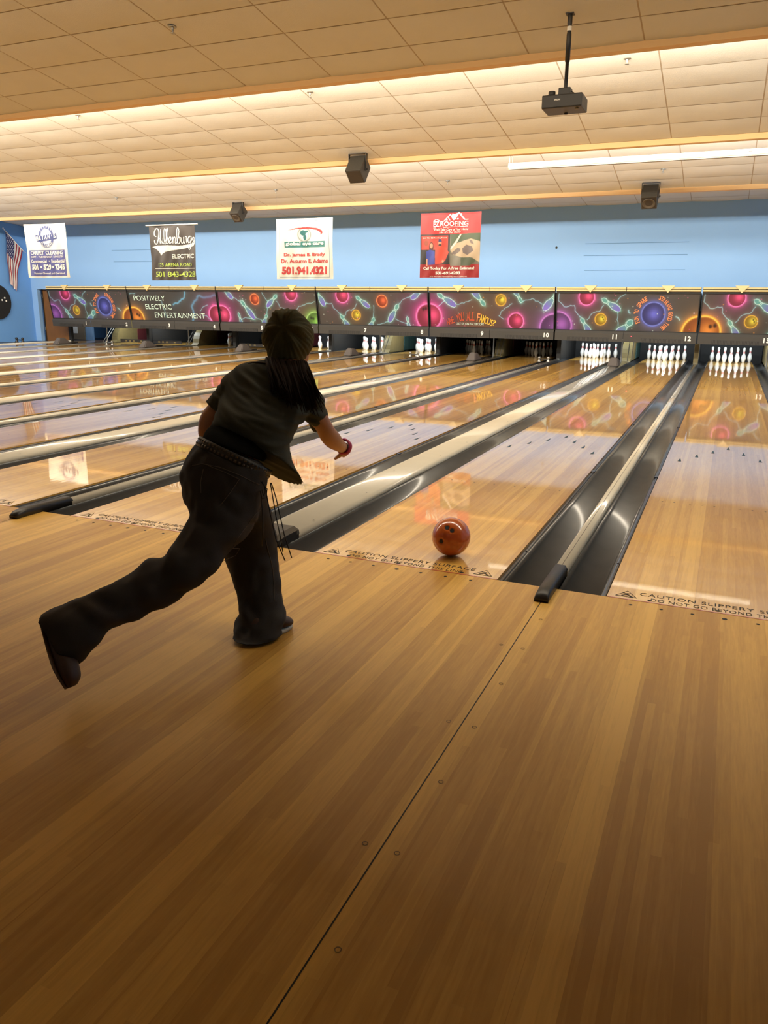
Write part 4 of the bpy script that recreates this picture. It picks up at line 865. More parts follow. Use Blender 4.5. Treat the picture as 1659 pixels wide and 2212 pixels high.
# ------------------------------------------------------------------ the bowler
# cross-sections in metres: centre, half-width vector, half-depth vector
PD = {"pelvis":[[-0.3578,-1.0101,0.7614,0.1198,0.038,-0.0467,-0.0382,0.0887,-0.0259],[-0.3558,-1.0466,0.7107,0.1576,0.0585,-0.0321,-0.0478,0.1109,-0.0324],[-0.3583,-1.0812,0.6346,0.1618,0.0617,-0.0274,-0.0516,0.1198,-0.0349],[-0.3509,-1.1078,0.5711,0.15,0.0566,-0.0274,-0.0516,0.1198,-0.0349],[-0.3281,-1.1342,0.5243,0.1304,0.0473,-0.0302,-0.0458,0.1065,-0.0311]],"trail":[[-0.3613,-1.1192,0.5861,0.1242,0.046,-0.0258,-0.0458,0.1065,-0.0311],[-0.3282,-1.1452,0.5251,0.1242,0.0441,-0.032,-0.0458,0.1065,-0.0311],[-0.3203,-1.1862,0.4889,0.108,0.0343,-0.0417,-0.0401,0.0932,-0.0272],[-0.321,-1.2403,0.4591,0.0959,0.0308,-0.036,-0.0382,0.0887,-0.0259],[-0.3245,-1.2991,0.4171,0.0836,0.0243,-0.0401,-0.0344,0.0798,-0.0233],[-0.3426,-1.3664,0.3677,0.07,0.0128,-0.0595,-0.0325,0.0754,-0.022],[-0.3807,-1.4249,0.3394,0.0647,0.0082,-0.0675,-0.0306,0.071,-0.0207],[-0.4307,-1.4898,0.3065,0.058,0.0045,-0.0703,-0.029,0.0674,-0.0197],[-0.4655,-1.5669,0.2871,0.0529,0.0031,-0.0675,-0.0275,0.0639,-0.0186],[-0.5044,-1.6448,0.2705,0.0562,0.0077,-0.0564,-0.0275,0.0639,-0.0186],[-0.5346,-1.7097,0.2473,0.0723,0.0147,-0.0562,-0.029,0.0674,-0.0197],[-0.5575,-1.754,0.2256,0.0823,0.0171,-0.0628,-0.0306,0.071,-0.0207],[-0.5855,-1.7877,0.1903,0.0751,0.0069,-0.0873,-0.0313,0.0727,-0.0212]],"front":[[-0.2701,-1.0345,0.587,0.063,0.0274,0.0008,-0.0356,0.0827,0.0],[-0.2958,-0.9877,0.4762,0.0858,0.0381,0.0039,-0.0356,0.0827,0.0],[-0.3141,-0.9603,0.4043,0.0964,0.0469,0.0185,-0.0356,0.0827,0.0],[-0.3124,-0.9628,0.3156,0.102,0.0482,0.0148,-0.0336,0.0781,0.0],[-0.2821,-0.9837,0.2381,0.0942,0.0431,0.0089,-0.0324,0.0753,0.0],[-0.2502,-1.012,0.1712,0.0885,0.0398,0.0059,-0.0316,0.0735,0.0],[-0.2207,-1.038,0.1158,0.0852,0.0384,0.0058,-0.0324,0.0753,0.0],[-0.2043,-1.0665,0.0713,0.0931,0.0432,0.0106,-0.0336,0.0781,0.0],[-0.2003,-1.0963,0.0405,0.0971,0.0468,0.0172,-0.0336,0.0781,0.0],[-0.1834,-1.1333,0.014,0.0577,0.0934,0.0,-0.0723,0.0447,0.0]],"shirt":[[-0.3017,-0.9067,0.7242,0.194,0.054,-0.1011,-0.0325,0.1061,-0.0906],[-0.3211,-0.9026,0.7667,0.1682,0.0487,-0.0815,-0.0458,0.104,-0.0782],[-0.33,-0.8888,0.8273,0.1521,0.0505,-0.0513,-0.0489,0.1136,-0.0331],[-0.3352,-0.8415,0.8811,0.1561,0.0546,-0.0431,-0.0497,0.1153,-0.0336],[-0.3363,-0.7835,0.927,0.1758,0.0622,-0.0463,-0.0478,0.1109,-0.0324],[-0.3473,-0.7268,0.9829,0.1823,0.0654,-0.0448,-0.0439,0.102,-0.0298],[-0.3596,-0.6831,1.0351,0.1612,0.059,-0.0356,-0.0382,0.0887,-0.0259],[-0.3551,-0.6475,1.0733,0.1232,0.0477,-0.0184,-0.0306,0.071,-0.0207],[-0.3398,-0.6123,1.094,0.0776,0.0296,-0.0131,-0.0229,0.0532,-0.0155]],"sleeve_l":[[-0.4795,-0.7404,1.0158,0.0405,0.0032,-0.049,-0.0287,0.0665,-0.0194],[-0.498,-0.7773,0.9938,0.0356,0.0011,-0.0488,-0.0287,0.0665,-0.0194],[-0.514,-0.8207,0.9457,0.0409,0.0038,-0.0474,-0.026,0.0603,-0.0176],[-0.5309,-0.8636,0.9011,0.0459,0.0089,-0.0374,-0.0237,0.055,-0.016]],"sleeve_r":[[-0.2265,-0.6617,0.9893,0.0348,0.026,0.0378,-0.0306,0.071,-0.0207],[-0.1883,-0.6589,0.9425,0.0393,0.0285,0.0399,-0.0287,0.0665,-0.0194],[-0.1662,-0.6353,0.8748,0.0374,0.0264,0.0352,-0.026,0.0603,-0.0176],[-0.1534,-0.6079,0.8339,0.0209,0.0184,0.0323,-0.0229,0.0532,-0.0155]],"arm_l":[[-0.4966,-0.7755,0.9978,0.0314,0.005,-0.0291,-0.0172,0.0399,-0.0116],[-0.5326,-0.8526,0.9027,0.0363,0.0083,-0.0249,-0.0172,0.0399,-0.0116],[-0.5511,-0.8843,0.86,0.0404,0.0133,-0.0141,-0.0168,0.039,-0.0114],[-0.5608,-0.8913,0.8116,0.0396,0.0152,-0.0063,-0.016,0.0373,-0.0109],[-0.5832,-0.857,0.7691,0.0317,0.0143,0.0024,-0.0145,0.0337,-0.0098],[-0.609,-0.7845,0.7466,0.0249,0.0158,0.0175,-0.0122,0.0284,-0.0083],[-0.6155,-0.7028,0.727,0.0225,0.0149,0.0179,-0.0099,0.0231,-0.0067]],"arm_r":[[-0.209,-0.665,0.9521,0.0264,0.0201,0.0299,-0.0172,0.0399,-0.0116],[-0.1618,-0.6349,0.8699,0.0266,0.0203,0.0301,-0.0172,0.0399,-0.0116],[-0.1451,-0.606,0.828,0.024,0.0169,0.0223,-0.0164,0.0381,-0.0111],[-0.1424,-0.5716,0.7878,0.0281,0.0187,0.0226,-0.016,0.0373,-0.0109],[-0.1453,-0.516,0.7506,0.0263,0.0189,0.0261,-0.0145,0.0337,-0.0098],[-0.1572,-0.441,0.7163,0.0171,0.0145,0.0244,-0.0126,0.0293,-0.0085],[-0.1797,-0.3471,0.685,0.0095,0.0111,0.0239,-0.0099,0.0231,-0.0067],[-0.1898,-0.2989,0.6718,0.0052,0.0074,0.0176,-0.0099,0.0231,-0.0067]],"head":[[-0.3788,-0.4956,1.3197,0.0348,0.0151,0.0004,-0.0153,0.0355,-0.0104],[-0.3657,-0.5112,1.2854,0.0653,0.0289,0.0028,-0.0325,0.0754,-0.022],[-0.3563,-0.5208,1.2387,0.0809,0.0351,0.001,-0.0382,0.0887,-0.0259],[-0.3549,-0.5233,1.1896,0.0843,0.036,-0.001,-0.0401,0.0932,-0.0272],[-0.3536,-0.5253,1.1422,0.0797,0.034,-0.0011,-0.0382,0.0887,-0.0259],[-0.352,-0.5254,1.1007,0.0644,0.0274,-0.0013,-0.0325,0.0754,-0.022],[-0.3572,-0.5157,1.0643,0.0423,0.0177,-0.0015,-0.0229,0.0532,-0.0155]],"neck":[[-0.342,-0.5505,1.116,0.0507,0.0205,-0.0045,-0.021,0.0488,-0.0142],[-0.3256,-0.5884,1.0777,0.0503,0.0204,-0.0044,-0.0199,0.0461,-0.0135],[-0.3075,-0.6372,1.038,0.0576,0.0227,-0.0073,-0.021,0.0488,-0.0142]],"beanie":[[-0.3737,-0.5245,1.329,0.0325,0.0144,0.0014,-0.0115,0.0266,-0.0078],[-0.361,-0.5368,1.307,0.0598,0.0269,0.0038,-0.0306,0.071,-0.0207],[-0.3552,-0.544,1.2738,0.0884,0.0395,0.0051,-0.0382,0.0887,-0.0259],[-0.3511,-0.5524,1.2386,0.1018,0.0451,0.0043,-0.0428,0.0994,-0.029],[-0.3539,-0.551,1.209,0.1073,0.0466,0.0013,-0.0443,0.1029,-0.03],[-0.3534,-0.5491,1.1762,0.1042,0.0441,-0.0028,-0.0428,0.0994,-0.029],[-0.3509,-0.5504,1.1487,0.091,0.038,-0.0039,-0.0397,0.0923,-0.0269],[-0.3544,-0.5538,1.123,0.0792,0.0338,-0.0011,-0.0374,0.0869,-0.0254],[-0.3577,-0.5574,1.0962,0.0731,0.0323,0.0029,-0.0359,0.0834,-0.0243]],"shoe_b":[[-0.621,-1.7891,0.257,0.0217,0.0078,-0.0053,-0.0115,0.0266,-0.0078],[-0.5995,-1.7934,0.2299,0.0308,0.0097,-0.0123,-0.0138,0.0319,-0.0093],[-0.5648,-1.8089,0.1836,0.0359,0.0117,-0.0129,-0.0138,0.0319,-0.0093],[-0.532,-1.8209,0.152,0.039,0.0142,-0.0089,-0.016,0.0373,-0.0109],[-0.5065,-1.8317,0.1161,0.0355,0.0136,-0.0058,-0.0176,0.0408,-0.0119],[-0.488,-1.8381,0.0858,0.0249,0.0113,0.0019,-0.016,0.0373,-0.0109],[-0.4796,-1.8476,0.0603,0.0127,0.0069,0.0048,-0.0099,0.0231,-0.0067]],"shoe_f":[],"beltring":[[-0.3459,-1.0128,0.7347,0.1377,0.0406,-0.0641,-0.0489,0.1136,-0.0331]],"band":[[-0.1805,-0.3253,0.6837,-0.0012,0.0128,0.0457,-0.0138,0.0319,-0.0093]],"under":[[-0.3534,-1.0082,0.7615,0.122,0.04,-0.043,-0.0428,0.0994,-0.029],[-0.3591,-0.9694,0.7869,0.123,0.0384,-0.0499,-0.0413,0.0958,-0.028],[-0.3576,-0.8888,0.8293,0.123,0.0395,-0.0461,-0.0325,0.0754,-0.022]]}
PP = {"wr":[-0.1867,-0.3077,0.6758],"hand":[-0.2078,-0.234,0.6505],"tipA":[-0.2054,-0.2232,0.6066],"lwr":[-0.6223,-0.6839,0.7246],"lhand":[-0.6048,-0.6171,0.6957],"face":[-0.3638,-0.4525,1.1363],"headc":[-0.3504,-0.5293,1.1817],"crown":[-0.3114,-0.653,1.2605],"beltL":[-0.4803,-1.0514,0.8007],"beltR":[-0.2112,-0.9533,0.6628]}
CORDS = [[[-0.1606,-1.0363,0.6513],[-0.1424,-1.0479,0.5845],[-0.1219,-1.0602,0.5122],[-0.0976,-1.0718,0.4364],[-0.0826,-1.0812,0.3823]],[[-0.1572,-1.0348,0.6513],[-0.1332,-1.0413,0.5936],[-0.112,-1.0506,0.5305],[-0.0853,-1.0628,0.4493],[-0.0472,-1.0727,0.3592]],[[-0.1776,-1.0484,0.6348],[-0.1603,-1.0583,0.5752],[-0.1436,-1.0669,0.521],[-0.1141,-1.0806,0.4308],[-0.0698,-1.0862,0.3462]],[[-0.1759,-1.081,0.5978],[-0.1661,-1.0925,0.5439],[-0.1581,-1.1048,0.49],[-0.1521,-1.1258,0.4091]],[[-0.1867,-1.0673,0.6607],[-0.1594,-1.0638,0.6323],[-0.1588,-1.0736,0.5981],[-0.1735,-1.0815,0.5925],[-0.1842,-1.0767,0.6247]],[[-0.1815,-1.065,0.6608],[-0.1709,-1.0657,0.6429],[-0.1658,-1.0719,0.6142],[-0.1697,-1.0767,0.6033],[-0.1778,-1.0729,0.6284]]]
def loft(bm, secs, scale=1.0, n=28, sub=4, cap=True):
    A = [np.array(s, float) for s in secs]; A = [A[0]] + A + [A[-1]]; rows = []
    for i in range(1, len(A)-2):
        for j in range(sub):
            t = j/sub; p0, p1, p2, p3 = A[i-1:i+3]
            rows.append(.5*((2*p1)+(-p0+p2)*t+(2*p0-5*p1+4*p2-p3)*t*t+(-p0+3*p1-3*p2+p3)*t**3))
    rows.append(A[-1]); rings = []
    for r in rows:
        c, h, t = Vector(r[:3]), Vector(r[3:6])*scale, Vector(r[6:])*scale
        rings.append([bm.verts.new(c + h*math.cos(2*PI*k/n) + t*math.sin(2*PI*k/n)) for k in range(n)])
    for a, b in zip(rings, rings[1:]):
        for k in range(n): bm.faces.new((a[k], a[(k+1)%n], b[(k+1)%n], b[k]))
    if cap: bm.faces.new(rings[0][::-1]); bm.faces.new(rings[-1])
    return rings
def fuse(bm, voxel, smooth=6, decim=None):
    bmesh.ops.recalc_face_normals(bm, faces=bm.faces[:])
    me = bpy.data.meshes.new('tmp'); bm.to_mesh(me); bm.free(); o = bpy.data.objects.new('tmp', me); C.objects.link(o)
    m = o.modifiers.new('r', 'REMESH'); m.mode = 'VOXEL'; m.voxel_size = voxel; m.use_smooth_shade = True
    if smooth: s_ = o.modifiers.new('s', 'SMOOTH'); s_.factor = .5; s_.iterations = smooth
    dg = bpy.context.evaluated_depsgraph_get(); out = bpy.data.meshes.new_from_object(o.evaluated_get(dg)); bpy.data.objects.remove(o); bpy.data.meshes.remove(me); return out
def wrinkle(me, fn):
    n = [v.normal.copy() for v in me.vertices]
    for v, nn in zip(me.vertices, n): v.co += nn*fn(v.co, nn)
    me.update()
def ellipsoid(bm, c, rx, ry, rz, seg=24, m=None):
    r = bmesh.ops.create_uvsphere(bm, u_segments=seg, v_segments=seg//2+2, radius=1)
    for v in r['verts']:
        v.co = Vector((v.co.x*rx, v.co.y*ry, v.co.z*rz)); 
        if m: v.co = m @ v.co
        v.co += Vector(c)
nz = lambda p, s, sx=(1,1,1): noise.noise(Vector((p.x*s*sx[0], p.y*s*sx[1], p.z*s*sx[2])))
V3 = Vector
M_SKIN = mat('skin', (.50,.24,.13), .5, noise_amt=.06, noise_scale=30)
M_SHIRT = mat('tshirt_olive', (.044,.048,.034), .85, noise_amt=.10, noise_scale=25, bump=.15, bump_scale=400)
M_JEAN = mat('jeans_black', (.024,.020,.0185), .75, noise_amt=.30, noise_scale=12, bump=.2, bump_scale=500)
M_HAT = mat('beanie_olive', (.095,.086,.036), .95, noise_amt=.15, noise_scale=60, bump=.4, bump_scale=300)
M_HAIR = mat('dark_brown_hair', (.018,.009,.007), .75, spec=.15, noise_amt=.3, noise_scale=60)
M_SHOE = mat('shoe_brown', (.05,.022,.014), .5); M_SOLE = mat('shoe_sole', (.16,.095,.05), .6); M_RIM = mat('shoe_rim_white', (.6,.6,.58), .5)
M_CRIM = mat('crimson_band', (.42,.012,.09), .6); M_STUD = mat('belt_stud', (.10,.085,.07), .35, metal=.7)
bow = empty('person', (-.20, -1.08, 0)); tag(bow, 'person bowling in olive knitted hat, dark T-shirt and flared black jeans, right leg trailing behind', 'person')
def pobj(name, me, m, smooth=True, parent=None):
    if isinstance(me, bmesh.types.BMesh):
        b = me; me = bpy.data.meshes.new(name); b.normal_update(); b.to_mesh(me); b.free()
    if parent is None: me.transform(Matrix.Translation(-bow.location))
    else: me.transform(Matrix.Translation(-bow.location))
    return obj(name, me, m, parent or bow, smooth)
def hand(bm, wrist, palm_c, fdir, pdir, side, curl=.5, ln=.075):
    """palm from the wrist along fdir; pdir is the palm normal (towards the palm side)."""
    fdir = V3(fdir).normalized(); pdir = (V3(pdir) - fdir*V3(pdir).dot(fdir)).normalized(); s = fdir.cross(pdir)*side
    w_ = V3(wrist)
    secs = [[*(w_+fdir*a), *(s*b), *(pdir*c)] for a, b, c in ((-.01,.026,.02),(.02,.030,.019),(.05,.038,.017),(.08,.040,.015),(.09,.038,.012))]
    loft(bm, secs)
    for k, (o_, l_) in enumerate(((-.028,.060),(-.010,.072),(.010,.068),(.027,.052))):
        p = w_ + fdir*.082 + s*o_; d = fdir.copy(); pts = [p - fdir*.02, p]
        for j, q in enumerate((.42,.32,.26)):
            d = (d + pdir*curl*(.5+.35*j)).normalized(); p = p + d*l_*q; pts.append(p)
        tube(bm, pts, [.0092,.0090,.0084,.0078,.0062], 10)
    p = w_ + fdir*.028 - s*.024; d = (fdir*.7 - s*.75 + pdir*.35).normalized(); pts = [p, p+d*.030]
    d2 = (d + pdir*.25 + fdir*.5).normalized(); pts += [pts[-1]+d2*.028, pts[-1]+d2*.050]; tube(bm, pts, [.013,.0115,.0098,.0075], 10)
for k in ('arm_l', 'arm_r'):                                             # third axis square to the limb
    A_ = PD[k]; cs = [V3(q[:3]) for q in A_]
    for i, q in enumerate(A_):
        tn = (cs[min(i+1, len(cs)-1)] - cs[max(i-1, 0)]).normalized(); h_ = V3(q[3:6]); h_ = (h_ - tn*h_.dot(tn)); h_ = h_.normalized()*max(h_.length, V3(q[6:]).length*.9); q[3:6] = list(h_); q[6:9] = list(tn.cross(h_.normalized())*V3(q[6:]).length)
bm = bmesh.new()
for k in ('pelvis', 'trail', 'front'): loft(bm, PD[k][:-1] if k == 'front' else PD[k], .72)
loft(bm, PD['shirt'][3:], .80); loft(bm, PD['arm_l']); loft(bm, PD['arm_r']); loft(bm, PD['head'][1:], .86); loft(bm, PD['neck'])
loft(bm, [PD['shirt'][3], PD['pelvis'][1]], .6)
W1 = V3(PP['wr']); fd = (V3(PP['hand'])-W1).normalized(); fd = (F_ + V3((.12,0,-.12))).normalized()
hand(bm, W1, None, fd, V3((-.75,.1,.35)), 1, .45)
W2 = V3(PP['lwr']); hand(bm, W2, None, V3((.5,.75,.1)), V3((.3,.2,-1)), -1, .5)
hc = V3(PP['headc']); fy = V3((.16,.97,-.18)).normalized(); fr = fy.cross(V3((0,0,1))).normalized(); fu = fr.cross(fy)
fm = Matrix((fr, fy, fu)).transposed()
ellipsoid(bm, hc+fy*.035-fu*.035, .066, .078, .090, m=fm)                # face mass
ellipsoid(bm, hc+fy*.085-fu*.105, .028, .030, .024, m=fm)                # chin
ellipsoid(bm, hc+fy*.112-fu*.035, .011, .020, .022, m=fm); ellipsoid(bm, hc+fy*.122-fu*.048, .014, .013, .010, m=fm)
ellipsoid(bm, hc+fy*.106-fu*.078, .022, .010, .008, m=fm); ellipsoid(bm, hc+fy*.100-fu*.000, .045, .014, .010, m=fm)
for s in (-1, 1): ellipsoid(bm, hc+fr*s*.083-fu*.025+fy*.005, .010, .018, .030, m=fm)
body = pobj('body', fuse(bm, .0058, 5), M_SKIN)
for s in (-1, 1):
    bm = bmesh.new(); ellipsoid(bm, hc+fr*s*.030+fy*.101-fu*.012, .012, .007, .008, 14, fm); e_ = pobj('eye', bm, M_WHITE)
    bm = bmesh.new(); ellipsoid(bm, hc+fr*s*.030+fy*.1065-fu*.012, .005, .003, .005, 10, fm); pobj('iris', bm, M_BLACK, parent=e_)
bm = bmesh.new(); ellipsoid(bm, hc+fy*.1145-fu*.078, .019, .004, .006, 14, fm); pobj('lips', bm, mat('lips', (.42,.12,.10), .5))
# shirt
bm = bmesh.new(); loft(bm, PD['shirt'], 1.0, 36); loft(bm, PD['sleeve_l']); loft(bm, PD['sleeve_r'])
me = fuse(bm, .007, 4)
def f_shirt(p, n):
    q = V3((p.x*.92+p.y*.35, p.y*.9, p.z*1.0+p.x*.45))
    a = nz(q, 1, (5, 5, 30))+.5*nz(q, 1, (9, 8, 55)); edge = max(0, min(1, (p.z-.66)/.12))
    return (a*.014 - .002 + .006*abs(nz(p, 7)) )*(.12+.88*edge)
wrinkle(me, f_shirt); shirt = pobj('tshirt', me, M_SHIRT)
# black loft filling the gap between shirt and belt
bm = bmesh.new(); loft(bm, PD['under'], 1.0, 32); pobj('waist_cover', fuse(bm, .007, 3), mat('waist_black', (.006,.006,.005), .95, spec=.1, bump=.1))
# trousers
bm = bmesh.new()
for k in ('pelvis', 'trail', 'front'): loft(bm, PD[k], 1.0, 32)
me = fuse(bm, .0075, 4)
kn = V3(PD['trail'][5][:3]); tk = V3(PD['trail'][2][:3]); fk = V3(PD['front'][7][:3])
def f_j(p, n):
    if p.z < .02: return 0
    a = nz(p, 9)*.005 + nz(V3((p.x, p.y, p.z)), 1, (26, 12, 20))*.008
    for c, r, amp in ((kn, .15, .016), (tk, .12, .014), (fk, .12, .012), (V3(PD['trail'][9][:3]), .13, .010), (V3(PD['front'][8][:3]), .10, .012)):
        w_ = math.exp(-((p-c).length/r)**2); a += w_*amp*math.sin(nz(p, 5)*5 + (p-c).dot(V3((.7,.3,1.3)))*38)*.75
    return a
wrinkle(me, f_j); jeans = pobj('jeans', me, M_JEAN)
dg = None
bvh = BVHTree.FromPolygons([v.co for v in me.vertices], [p.vertices for p in me.polygons])
def on_surface(p, out=.002):                                             # project a point along the horizontal-ish viewing side of the body
    o_ = V3(p) - bow.location - F_*.6; hit = bvh.ray_cast(o_, F_, 2.0); return (hit[0] - F_*out + bow.location) if hit[0] else None
SEAMS = {'pocket': [[-0.333, -1.2296, 0.7452], [-0.2725, -1.2105, 0.7216], [-0.2133, -1.1928, 0.6946], [-0.2397, -1.2205, 0.6387], [-0.2698, -1.2488, 0.5862]], 'pocket_in': [[-0.3478, -1.2401, 0.7311], [-0.3504, -1.2554, 0.6824], [-0.3414, -1.2657, 0.6339]], 'side': [[-0.0686, -1.1787, 0.5296], [-0.0671, -1.1983, 0.4602], [-0.0695, -1.2221, 0.382]], 'front_a': [[-0.1214, -1.2219, 0.4595], [-0.1071, -1.2308, 0.4076], [-0.0825, -1.2404, 0.3384], [-0.0688, -1.2522, 0.2778], [-0.0547, -1.2689, 0.1998]], 'front_b': [[-0.0473, -1.1897, 0.4604], [-0.0511, -1.2065, 0.4083], [-0.0463, -1.2247, 0.3389], [-0.0163, -1.237, 0.2524], [0.0, -1.2502, 0.1831]], 'yoke': [[-0.3974, -1.2571, 0.7461], [-0.3552, -1.2373, 0.7519], [-0.2877, -1.212, 0.7388], [-0.2186, -1.1901, 0.7119], [-0.138, -1.1672, 0.6712]], 'inseam': [[-0.134, -1.1878, 0.5948], [-0.1641, -1.2201, 0.5284], [-0.2034, -1.2625, 0.4411], [-0.2436, -1.3028, 0.3625]], 'hem': [[-0.7987, -1.597, 0.1733], [-0.7422, -1.5902, 0.1132], [-0.6999, -1.587, 0.0616]]}
HAIR = [[[-0.3623, -0.6845, 1.1116], [-0.3086, -0.7511, 1.0744], [-0.2653, -0.7942, 1.0365], [-0.2369, -0.8204, 1.0014], [-0.2246, -0.8305, 0.9875]], [[-0.339, -0.6766, 1.104], [-0.2812, -0.7437, 1.0593], [-0.2378, -0.7878, 1.0179], [-0.2097, -0.8141, 0.9829], [-0.1952, -0.8243, 0.9653]], [[-0.3161, -0.6679, 1.1004], [-0.2589, -0.7351, 1.0557], [-0.2135, -0.7795, 1.0106], [-0.1828, -0.8069, 0.9681], [-0.1671, -0.8198, 0.9393]], [[-0.2895, -0.6575, 1.0968], [-0.2328, -0.725, 1.0522], [-0.1896, -0.7702, 1.007], [-0.1596, -0.7968, 0.9684], [-0.1426, -0.808, 0.9434]], [[-0.2671, -0.6477, 1.0971], [-0.2109, -0.7154, 1.0525], [-0.1661, -0.7601, 1.0073], [-0.1318, -0.7869, 0.9612], [-0.1096, -0.8003, 0.9212]], [[-0.2466, -0.6388, 1.0973], [-0.1949, -0.7074, 1.0565], [-0.1504, -0.7521, 1.0113], [-0.1162, -0.779, 0.9651], [-0.0922, -0.7916, 0.9252]], [[-0.2338, -0.6327, 1.0994], [-0.183, -0.6999, 1.0644], [-0.1409, -0.7446, 1.0229], [-0.1094, -0.7706, 0.9841], [-0.0855, -0.7832, 0.9441]], [[-0.2275, -0.6317, 1.0936], [-0.1752, -0.6977, 1.0606], [-0.1377, -0.7422, 1.0267], [-0.1072, -0.7663, 0.9954], [-0.0886, -0.7769, 0.9704]]]
STRAY = [[-0.3555, -0.7304, 1.0987], [-0.3836, -0.7415, 1.1023], [-0.4115, -0.753, 1.1039], [-0.4293, -0.7624, 1.0978]]

def seam(name, pts, r, m, parent):
    P_ = [V3(p) for p in pts]; out = []
    for a, b in zip(P_, P_[1:]):
        for j in range(8):
            q = on_surface(a.lerp(b, j/8), .0012)
            if q is not None: out.append(q)
    if len(out) > 2:
        bm = bmesh.new(); tube(bm, out, r, 6); return pobj(name, bm, m, parent=parent)
M_ST = mat('jean_stitch', (.15,.12,.095), .8)
def ribbon(name, pts, m):
    return seam(name, pts, .0011, m, jeans)
for k, v in SEAMS.items(): ribbon('pocket_stitching' if 'pocket' in k else 'seam', v, M_ST)
# belt, studs
b = PD['beltring'][0]; bc, bh, bt = V3(b[:3]), V3(b[3:6]), V3(b[6:]); bn = bh.cross(bt).normalized()
bm = bmesh.new(); n = 64; ring = []
for k in range(n):
    a = 2*PI*k/n; c = bc + bh*math.cos(a)*1.01 + bt*math.sin(a)*1.04; o_ = (c-bc).normalized()
    ring.append([bm.verts.new(c + o_*x + bn*y) for x, y in ((0,-.02),(.006,-.02),(.006,.02),(0,.02))])
for k in range(n):
    A_, B_ = ring[k], ring[(k+1) % n]
    for j in range(4): bm.faces.new((A_[j], B_[j], B_[(j+1)%4], A_[(j+1)%4]))
belt = pobj('belt', bm, M_BLACK)
bm = bmesh.new()
for k in range(0, 56):
    a = 2*PI*k/56
    for y in (-.009, .009):
        c = bc + bh*math.cos(a)*1.01 + bt*math.sin(a)*1.04; o_ = (c-bc).normalized(); c += bn*y + o_*.006; tt = bn.cross(o_)
        v = [bm.verts.new(c + tt*p*.0055 + bn*q*.0055) for p, q in ((-1,-1),(1,-1),(1,1),(-1,1))]; ap = bm.verts.new(c + o_*.003)
        for j in range(4): bm.faces.new((v[j], v[(j+1)%4], ap))
so = pobj('belt_studs', bm, M_STUD, smooth=False, parent=belt); so['kind'] = 'stuff'
for c in CORDS:
    bm = bmesh.new(); tube(bm, c, .0022, 6); pobj('hanging_cord', bm, M_BLACK, parent=belt)
# knitted hat
fF = np.array(F_)
for q, am in zip(PD['beanie'], (.030,.050,.052,.045,.028,.008,0,0,0)):
    q[0:3] = list(np.array(q[0:3]) + fF*am); q[6:9] = list(np.array(q[6:9])*(1+am/np.linalg.norm(q[6:9])))
bm = bmesh.new(); loft(bm, PD['beanie'], 1.0, 40); me = fuse(bm, .006, 5)
cr_ = V3(PP['crown']); ax = (cr_ - hc).normalized(); e1 = ax.cross(V3((0,0,1))).normalized(); e2 = e1.cross(ax)
def f_hat(p, n):
    d = p - hc; a = math.atan2(d.dot(e2), d.dot(e1)); th = math.acos(max(-1, min(1, d.normalized().dot(ax))))
    fold = math.cos(a*6+.5)*math.exp(-((th-.50)/.34)**2)*.013; pit = -.016*math.exp(-(th/.30)**2)
    rib = math.sin(a*30)*.0026*min(1, th/.5); cuff = 0
    return fold + pit + rib + nz(p, 11)*.004
wrinkle(me, f_hat); hat = pobj('beanie', me, M_HAT)
# hair
rh = random.Random(5); bm = bmesh.new()
for m_ in HAIR:
    P_ = [V3(p) for p in m_]; tube(bm, P_, [.020,.024,.022,.015,.004], 10)
    for _ in range(16):
        o_ = V3((rh.uniform(-.018,.018), rh.uniform(-.008,.008), rh.uniform(-.01,.01))); L_ = rh.uniform(.85, 1.06)
        pts = [p + o_*(1+.25*i) + V3((rh.uniform(-.003,.003),)*3) - F_*rh.uniform(.012,.022)*(1-.15*i) for i, p in enumerate(P_)]
        pts[-1] = pts[-2].lerp(pts[-1], L_*1.15); tube(bm, pts, [.0035,.0045,.004,.003,.001], 6)
tube(bm, [V3(p) for p in STRAY], [.004,.003,.002,.001], 5)
pobj('hair', bm, M_HAIR)
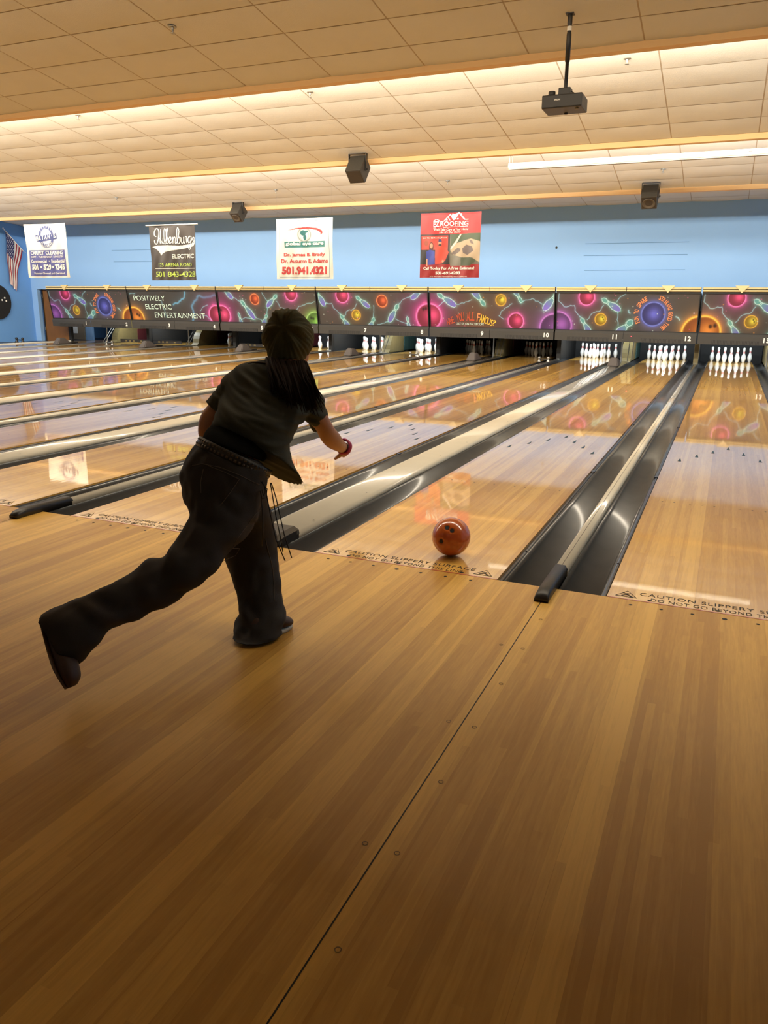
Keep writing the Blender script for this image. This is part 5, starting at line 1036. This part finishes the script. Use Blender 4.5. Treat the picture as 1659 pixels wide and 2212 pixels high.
# crimson band at the wrist
b = PD['band'][0]; bc, bh = V3(b[:3]), V3(b[3:6]); an = (V3(PP['wr'])-V3(PD['arm_r'][5][:3])).normalized(); s1 = an.cross(V3((0,0,1))).normalized(); s2 = s1.cross(an)
bm = bmesh.new(); prev = None; rows = []
for t_, rr in ((-.026,.032),(-.018,.038),(0,.041),(.018,.040),(.026,.034),(.018,.029),(-.018,.029)):
    rows.append([bm.verts.new(bc + an*t_ + (s1*math.cos(a)*.92 + s2*math.sin(a))*(rr*(1+.02*math.sin(a*5)))) for a in [2*PI*k/28 for k in range(28)]])
for A_, B_ in zip(rows, rows[1:]+rows[:1]):
    for k in range(28): bm.faces.new((A_[k], A_[(k+1)%28], B_[(k+1)%28], B_[k]))
pobj('wristband', bm, M_CRIM)
# shoes
bm = bmesh.new(); loft(bm, PD['shoe_b'], 1.0, 24); me = fuse(bm, .005, 4); sh = pobj('shoe', me, M_SHOE)
bm = bmesh.new(); secs = []
for s_ in PD['shoe_b'][:]:
    s_ = list(s_); c, h, t_ = V3(s_[:3]), V3(s_[3:6]), V3(s_[6:]); c2 = c - h*.86 ; secs.append([*c2, *(h.normalized()*.009), *(t_*1.04)])
loft(bm, secs, 1.0, 20); so = pobj('sole', bm, M_SOLE, parent=sh); so['label'] = 'worn tan sole turned towards the room'
foot = V3((-.172, -1.06, 0)); fdir = V3((.42, .9, 0)).normalized(); fs_ = V3((fdir.y, -fdir.x, 0))
def fsec(a, wdt, zc, hh): c = foot + fdir*a + V3((0,0,zc)); return [*c, *(fs_*wdt), 0, 0, hh]
bm = bmesh.new(); loft(bm, [fsec(-.10,.022,.045,.030), fsec(-.085,.032,.05,.036), fsec(-.05,.036,.055,.042), fsec(.04,.043,.045,.034), fsec(.085,.040,.036,.024), fsec(.11,.026,.030,.015)], 1.0, 24)
me = fuse(bm, .005, 3); sh = pobj('shoe', me, M_SHOE)
bm = bmesh.new(); out = []
for a in [2*PI*k/40 for k in range(40)]: 
    x = math.cos(a)*.112+.005; y = math.sin(a)*(.046 if math.cos(a) > 0 else .038)*(1-.15*math.cos(a)**4); out.append((x, y))
lo = [bm.verts.new(foot + fdir*x + fs_*y + V3((0,0,.001))) for x, y in out]; hi = [bm.verts.new(foot + fdir*x + fs_*y + V3((0,0,.017))) for x, y in out]
for k in range(40): bm.faces.new((lo[k], lo[(k+1)%40], hi[(k+1)%40], hi[k]))
bm.faces.new(hi); bm.faces.new(lo[::-1]); so = pobj('sole', bm, M_RIM, parent=sh); so['label'] = 'white rubber sole rim'
